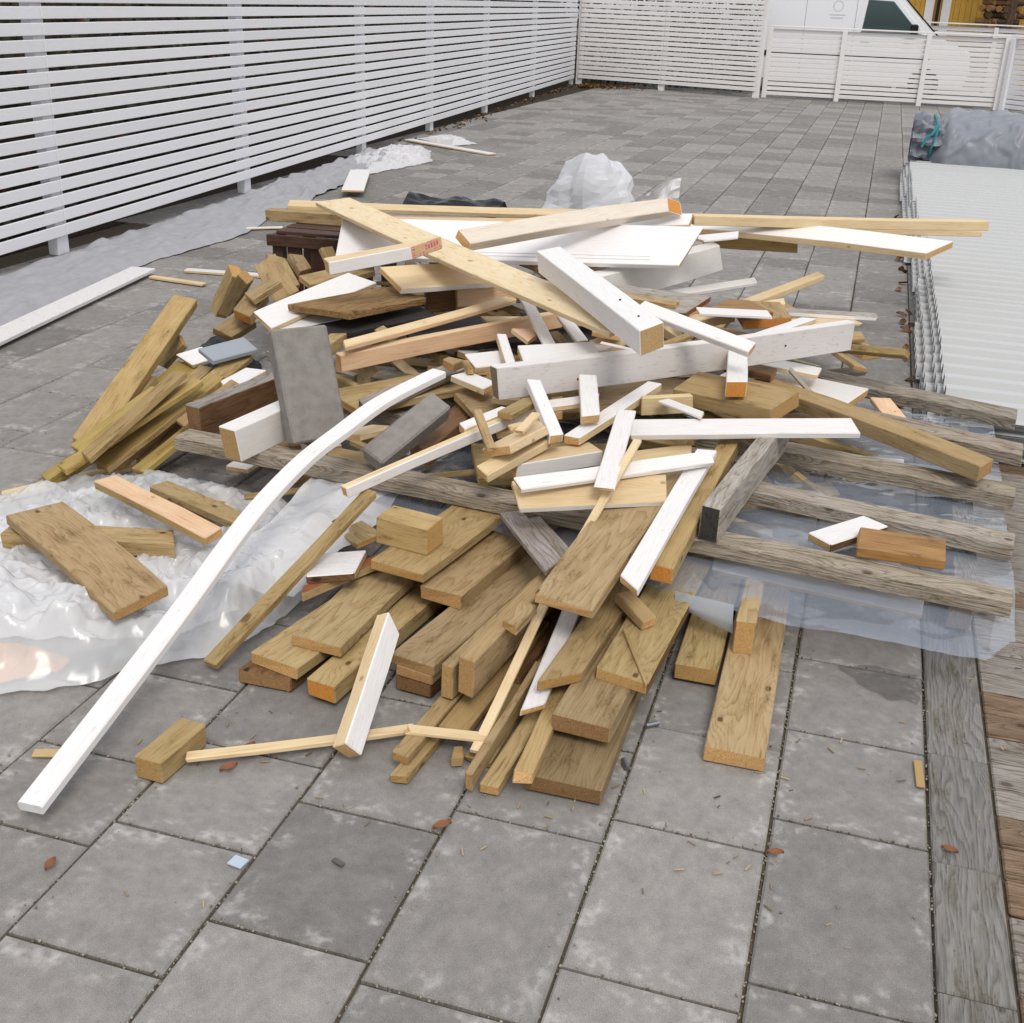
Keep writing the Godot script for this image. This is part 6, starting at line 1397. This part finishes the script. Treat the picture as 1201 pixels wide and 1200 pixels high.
func make_crate():
	var c := base("slatted_crate", Vector3(-2.52, 0, -6.06), 0.06)
	tag(c, "brown slatted timber crate carrying the back of the heap", "crate")
	var w := 1.1
	for x in [-w / 2, w / 2]:
		for z in [-0.21, 0.21]:
			obj("post", bbox(0.48, 0.06, 0.06, M.crate), null, c).transform = Transform3D(Basis(Vector3(0, 1, 0), Vector3(0, 0, 1), Vector3(1, 0, 0)), Vector3(x, 0.24, z))
	for y in [0.06, 0.45]:
		for z in [-0.255, 0.255]: obj("rail", bbox(w + 0.1, 0.03, 0.06, M.crate), null, c).transform = Transform3D(Basis(Vector3(1, 0, 0), Vector3(0, 0, 1), Vector3(0, -1, 0)), Vector3(0, y, z))
	for i in 8:
		obj("slat", bbox(0.33, 0.016, 0.085, M.crate), null, c).transform = Transform3D(Basis(Vector3(0, 1, 0), Vector3(0, 0, 1), Vector3(1, 0, 0)), Vector3(-w / 2 + 0.1 + i * 0.135, 0.255, 0.235))
	for i in 4: obj("top_slat", bbox(w, 0.02, 0.10, M.crate), null, c).position = Vector3(0, 0.492, -0.20 + i * 0.133)
	# bearers of the bar rack
	for x in [-1.35, -0.35, 0.45]:
		var o := board_at("rack_bearer", Vector3(x, 0.09, -3.35), Vector3(x + 0.06, 0.09, -5.3), 0.07, 0.15, "grey,grey,egrey")
		tag(o, "weathered bearer under the grey bars", "bearer", "bearers under the grey bars")

func make_trim():
	var pts: Array = [Vector3(-1.549, 0.050, -1.689), Vector3(-1.572, 0.175, -2.301), Vector3(-1.585, 0.285, -2.746), Vector3(-1.553, 0.365, -3.028), Vector3(-1.495, 0.420, -3.205), Vector3(-1.443, 0.460, -3.431), Vector3(-1.350, 0.490, -3.710)]
	var o := obj("bent_trim", swept(smooth_path(pts, 6), 0.062, 0.026), M.white)
	tag(o, "long bent white trim running from the slabs up into the heap", "board")
	o = obj("pine_strip", swept(smooth_path([Vector3(-0.576, 0.455, -3.402), Vector3(-0.621, 0.345, -3.130), Vector3(-0.668, 0.235, -3.013), Vector3(-0.685, 0.185, -2.763), Vector3(-0.691, 0.125, -2.490), Vector3(-0.705, 0.045, -2.222)], 4), 0.026, 0.011), M.pine)
	tag(o, "long slender pine strip slanting from the slabs to the flat white board", "stick")

func nails(o: Node3D, at: Array, l: float, t: float):
	for a in at:
		var c := CylinderMesh.new()
		c.top_radius = 0.004
		c.bottom_radius = 0.004
		c.height = 0.006
		c.radial_segments = 8
		obj("nail", c, M.black, o).position = Vector3(-l / 2 + a[0] * l, t / 2, a[1])

const CATS := {"offcut": "offcut", "scrap_board": "board", "stud": "stud", "timber": "timber", "stick": "stick", "wood_block": "block", "rack_bar": "bar", "concrete_slab": "slab", "concrete_block": "paver", "post": "post"}

func make_heap():
	rng.seed = 101
	for r in BOARDS:
		var n: Array = r[2]
		var ms: Array = []
		for k in r[1].split(","): ms.append(M[k])
		var u := Vector3(n[3], n[4], n[5])
		var nn := Vector3(n[6], n[7], n[8])
		var v := rng.randf_range(0.76, 1.06)
		var conc: bool = r[1].begins_with("conc")
		var tint := Color(v, v * rng.randf_range(0.955, 1.015), v * rng.randf_range(0.86, 1.04))
		if conc: tint = Color(v, v, v)
		if r[1].contains("pin") and not r[1].begins_with("white"): tint = Color(1, 1, 1).lerp(tint, 0.5)
		if r[1].begins_with("white"): tint = Color(1, 1, 1).lerp(tint, 0.35)
		var o := obj(r[0], board_mesh(n[9], n[11], n[10], n[12], n[13], n[14], n[15], ms, tint, 0.007 if conc else 0.003, Vector2(0.4, 0.4) if conc else Vector2(1.2, 0.3), 0.012 if r[3].contains("splinter") else 0.004), null)
		o.transform = Transform3D(Basis(u, nn, u.cross(nn)), Vector3(n[0], n[1], n[2]))
		if r[3].begins_with("square white post"): nails(o, [[0.12, 0.0], [0.30, 0.01]], n[9], n[11])
		if r[3].begins_with("long scuffed white beam"): nails(o, [[0.78, 0.0], [0.2, 0.02]], n[9], n[11])
		if r[3].begins_with("long nailed tan"): nails(o, [[0.1, 0.01], [0.16, -0.02], [0.3, 0.015], [0.45, -0.01], [0.5, 0.02], [0.7, 0.0]], n[9], n[11])
		if r[3].begins_with("wide white moulded panel"):
			for q in [0.38, 0.30]:
				obj("bead", bbox(n[9] - 0.24, 0.006, 0.012, M.white), null, o).position = Vector3(0.02, n[11] / 2 + 0.002, -n[15] * n[10] * q)
		if r[3].begins_with("wide tan board with a cross seam"):
			obj("seam", bbox(0.006, 0.003, n[10] - 0.004, M.brown, Color(1, 1, 1), 0.0005), null, o).position = Vector3(0.03, n[11] / 2, 0)
		tag(o, r[3], CATS[r[0]], "filler offcuts added in the heap" if r[0] == "offcut" else ("loose timber of the heap" if not conc else "concrete pieces in the heap"))

func damp_mesh(pts: Array) -> ArrayMesh:
	var c := Vector2.ZERO
	for p in pts: c += p / pts.size()
	var nz := noise(9.0, 5, 2)
	return sheet(48, 3, func(u: float, v: float):
		var f := fposmod(u, 1.0) * pts.size()
		var i := int(f) % pts.size()
		var a: Vector2 = pts[i]
		var b: Vector2 = pts[(i + 1) % pts.size()]
		var e := a.lerp(b, smoothstep(0.0, 1.0, f - floorf(f)))
		var p := c.lerp(e, v * (1.0 + 0.25 * nz.get_noise_2d(e.x, e.y)))
		return Vector3(p.x, 0.0035, p.y))

func make_litter():
	rng.seed = 55
	var mk := func(a: float, curl: float) -> ArrayMesh:
		return sheet(6, 6, func(u: float, v: float):
			var x: float = (u - 0.5) * a
			var wd: float = sin(PI * clampf(u, 0.04, 0.96)) * a * 0.3
			return Vector3(x, 0.004 + curl * absf(v - 0.5) * a + 0.2 * curl * a * u, (v - 0.5) * 2.0 * wd))
	var spots := [[-1.25, -2.01, 0.9, 0.06, "small reddish dry leaf near the pale thin stick"], [-1.24, -2.09, 1.4, 0.07, "orange curled leaf under the pale thin stick"], [-1.43, -1.59, 1.6, 0.05, "reddish chip of bark in front of the bent white trim"], [0.02, -2.14, 0.2, 0.05, "orange dry leaf on a slab joint below the long wide plank"], [0.39, -2.28, -0.4, 0.05, "orange dry leaf on the grey deck edge board"], [-0.70, -1.98, 0.7, 0.06, "pinkish dry leaf in a slab joint below the heap"]]
	for s in spots:
		var o := obj("dry_leaf", mk.call(s[3] * 0.75, 0.35), smat(null, hexc(132, 88, 62), 0.85))
		o.position = Vector3(s[0], 0.003, s[1])
		o.rotation.y = s[2]
		tag(o, s[4], "leaf")
	var chips := [[-1.07, -1.73, "small bluish chip of plastic in a slab joint", hexc(176, 190, 204), 0.035, 0.03], [-1.69, -1.92, "thin tan wood chip beside the bent white trim", hexc(190, 164, 120), 0.06, 0.03], [0.33, -2.56, "narrow tan splinter along the deck edge", hexc(170, 140, 92), 0.02, 0.11], [-0.87, -1.80, "dark grey sliver on a slab in front of the heap", hexc(90, 88, 86), 0.03, 0.012]]
	for s in chips:
		var o := obj("chip", bbox(s[4], 0.005, s[5], smat(null, s[3], 0.7), Color(1, 1, 1), 0.001), null)
		o.position = Vector3(s[0], 0.005, s[1])
		o.rotation.y = rng.randf_range(-0.6, 0.6) if s[5] < 0.1 else 0.05
		tag(o, s[2], "chip")
	for k in 2:
		var c := CylinderMesh.new()
		c.top_radius = 0.007
		c.bottom_radius = 0.007
		c.height = 0.035
		var o := obj("metal_bolt", c, M.metal)
		o.position = [Vector3(-0.36, 0.008, -2.35), Vector3(-0.33, 0.008, -2.54)][k]
		o.rotation = Vector3(PI / 2, [0.5, -0.9][k], 0)
		tag(o, ["small shiny metal bolt beside the gritty wide board", "small shiny metal bolt beside the brown damp plank"][k], "bolt")
	var damp := obj("damp_patch", damp_mesh([Vector2(0.122, -3.023), Vector2(0.227, -3.048), Vector2(0.336, -3.049), Vector2(0.338, -2.880), Vector2(0.252, -2.884), Vector2(0.171, -2.941)]), M.wet)
	tag(damp, "damp dark patch on a slab in front of the clear sheeting", "puddle")
	# splinters and crumbs of wood dropped round the heap
	var sm := MultiMesh.new()
	sm.transform_format = MultiMesh.TRANSFORM_3D
	sm.use_colors = true
	var bm := BoxMesh.new()
	bm.size = Vector3(0.03, 0.003, 0.005)
	sm.mesh = bm
	sm.instance_count = 240
	for i in 240:
		var a := rng.randf() * TAU
		var p := Vector3(-0.95 + cos(a) * (1.5 + absf(rng.randfn(0, 0.35))), 0.003, -3.9 + sin(a) * (1.75 + absf(rng.randfn(0, 0.3))))
		if i > 170: p = Vector3(rng.randf_range(-1.5, 0.2), 0.003, rng.randf_range(-2.7, -1.9))
		var sc := rng.randf_range(0.15, 0.8)
		sm.set_instance_transform(i, Transform3D(Basis.from_euler(Vector3(0, rng.randf() * 6.0, rng.randfn(0, 0.1))).scaled(Vector3(sc, sc, sc)), p))
		var v := rng.randf_range(0.12, 0.45)
		sm.set_instance_color(i, Color(v, v * 0.76, v * 0.46) if rng.randf() < 0.8 else Color(v * 0.4, v * 0.34, v * 0.3))
	var so := MultiMeshInstance3D.new()
	so.multimesh = sm
	so.material_override = M.leafmat
	so.name = numbered("wood_splinters")
	tag(so, "small wood splinters dropped on the slabs round the heap", "splinters", "", "stuff")
	add_child(so)
	# brown leaves blown into the far fence corner and along the fence
	var mm := MultiMesh.new()
	mm.transform_format = MultiMesh.TRANSFORM_3D
	mm.use_colors = true
	mm.mesh = mk.call(0.07, 0.3)
	mm.instance_count = 420
	for i in 420:
		var p := Vector3(-6.3 + absf(rng.randfn(0, 0.6)), rng.randf() * 0.06, -26.2 + absf(rng.randfn(0, 0.35)))
		if i > 260:
			var z := rng.randf_range(-26.0, -13.0)
			p = Vector3(-5.0 + 0.074 * (z + 4.3) + absf(rng.randfn(0, 0.12)), 0.005, z)
		if i > 390: p = Vector3(rng.randf_range(0.27, 0.36), 0.004, rng.randf_range(-12.0, -5.0))
		mm.set_instance_transform(i, Transform3D(Basis.from_euler(Vector3(rng.randfn(0, 0.4), rng.randf() * 6.0, rng.randfn(0, 0.4))), p))
		var v := rng.randf_range(0.05, 0.22)
		mm.set_instance_color(i, Color(v, v * 0.5, v * 0.22))
	var o := MultiMeshInstance3D.new()
	o.multimesh = mm
	o.material_override = M.leafmat
	o.name = numbered("leaf_litter")
	tag(o, "brown autumn leaves blown into the far fence corner", "leaves", "", "stuff")
	add_child(o)

func _ready():
	# camera
	var cam := Camera3D.new()
	cam.name = "camera"
	cam.transform = Transform3D(Basis(Vector3(0.956050, 0.036905, -0.290871), Vector3(-0.149754, 0.914352, -0.376210), Vector3(0.252075, 0.403234, 0.879693)), Vector3(0, 1.707, 0))
	cam.fov = 47.3887
	cam.near = 0.05
	cam.far = 300.0
	cam.keep_aspect = Camera3D.KEEP_HEIGHT
	add_child(cam)
	cam.current = true
	# overcast sky
	var env := Environment.new()
	env.background_mode = Environment.BG_SKY
	var sm := ProceduralSkyMaterial.new()
	sm.sky_top_color = Color(0.90, 0.91, 0.935)
	sm.sky_horizon_color = Color(0.82, 0.83, 0.85)
	sm.sky_curve = 0.25
	sm.ground_bottom_color = Color(0.30, 0.29, 0.28)
	sm.ground_horizon_color = Color(0.6, 0.6, 0.6)
	sm.sun_angle_max = 1.0
	var sky := Sky.new()
	sky.sky_material = sm
	env.sky = sky
	env.tonemap_mode = Environment.TONE_MAPPER_LINEAR
	env.tonemap_exposure = 1.18
	env.sdfgi_enabled = true
	env.ssao_enabled = true
	env.ssil_enabled = true
	var we := WorldEnvironment.new()
	we.environment = env
	add_child(we)
	var sun := DirectionalLight3D.new()
	sun.name = "sun"
	sun.light_energy = 0.5
	sun.light_angular_distance = 24.0
	sun.light_color = Color(1.0, 0.98, 0.95)
	sun.shadow_enabled = true
	add_child(sun)
	sun.look_at_from_position(Vector3(3.0, 9.0, 2.0), Vector3(-0.5, 0, -4.0))
	make_materials()
	make_paving()
	make_deck()
	make_fences()
	make_van()
	make_building()
	make_sheets()
	make_tarp()
	make_membrane()
	make_crate()
	make_heap()
	make_trim()
	make_plastics()
	make_litter()
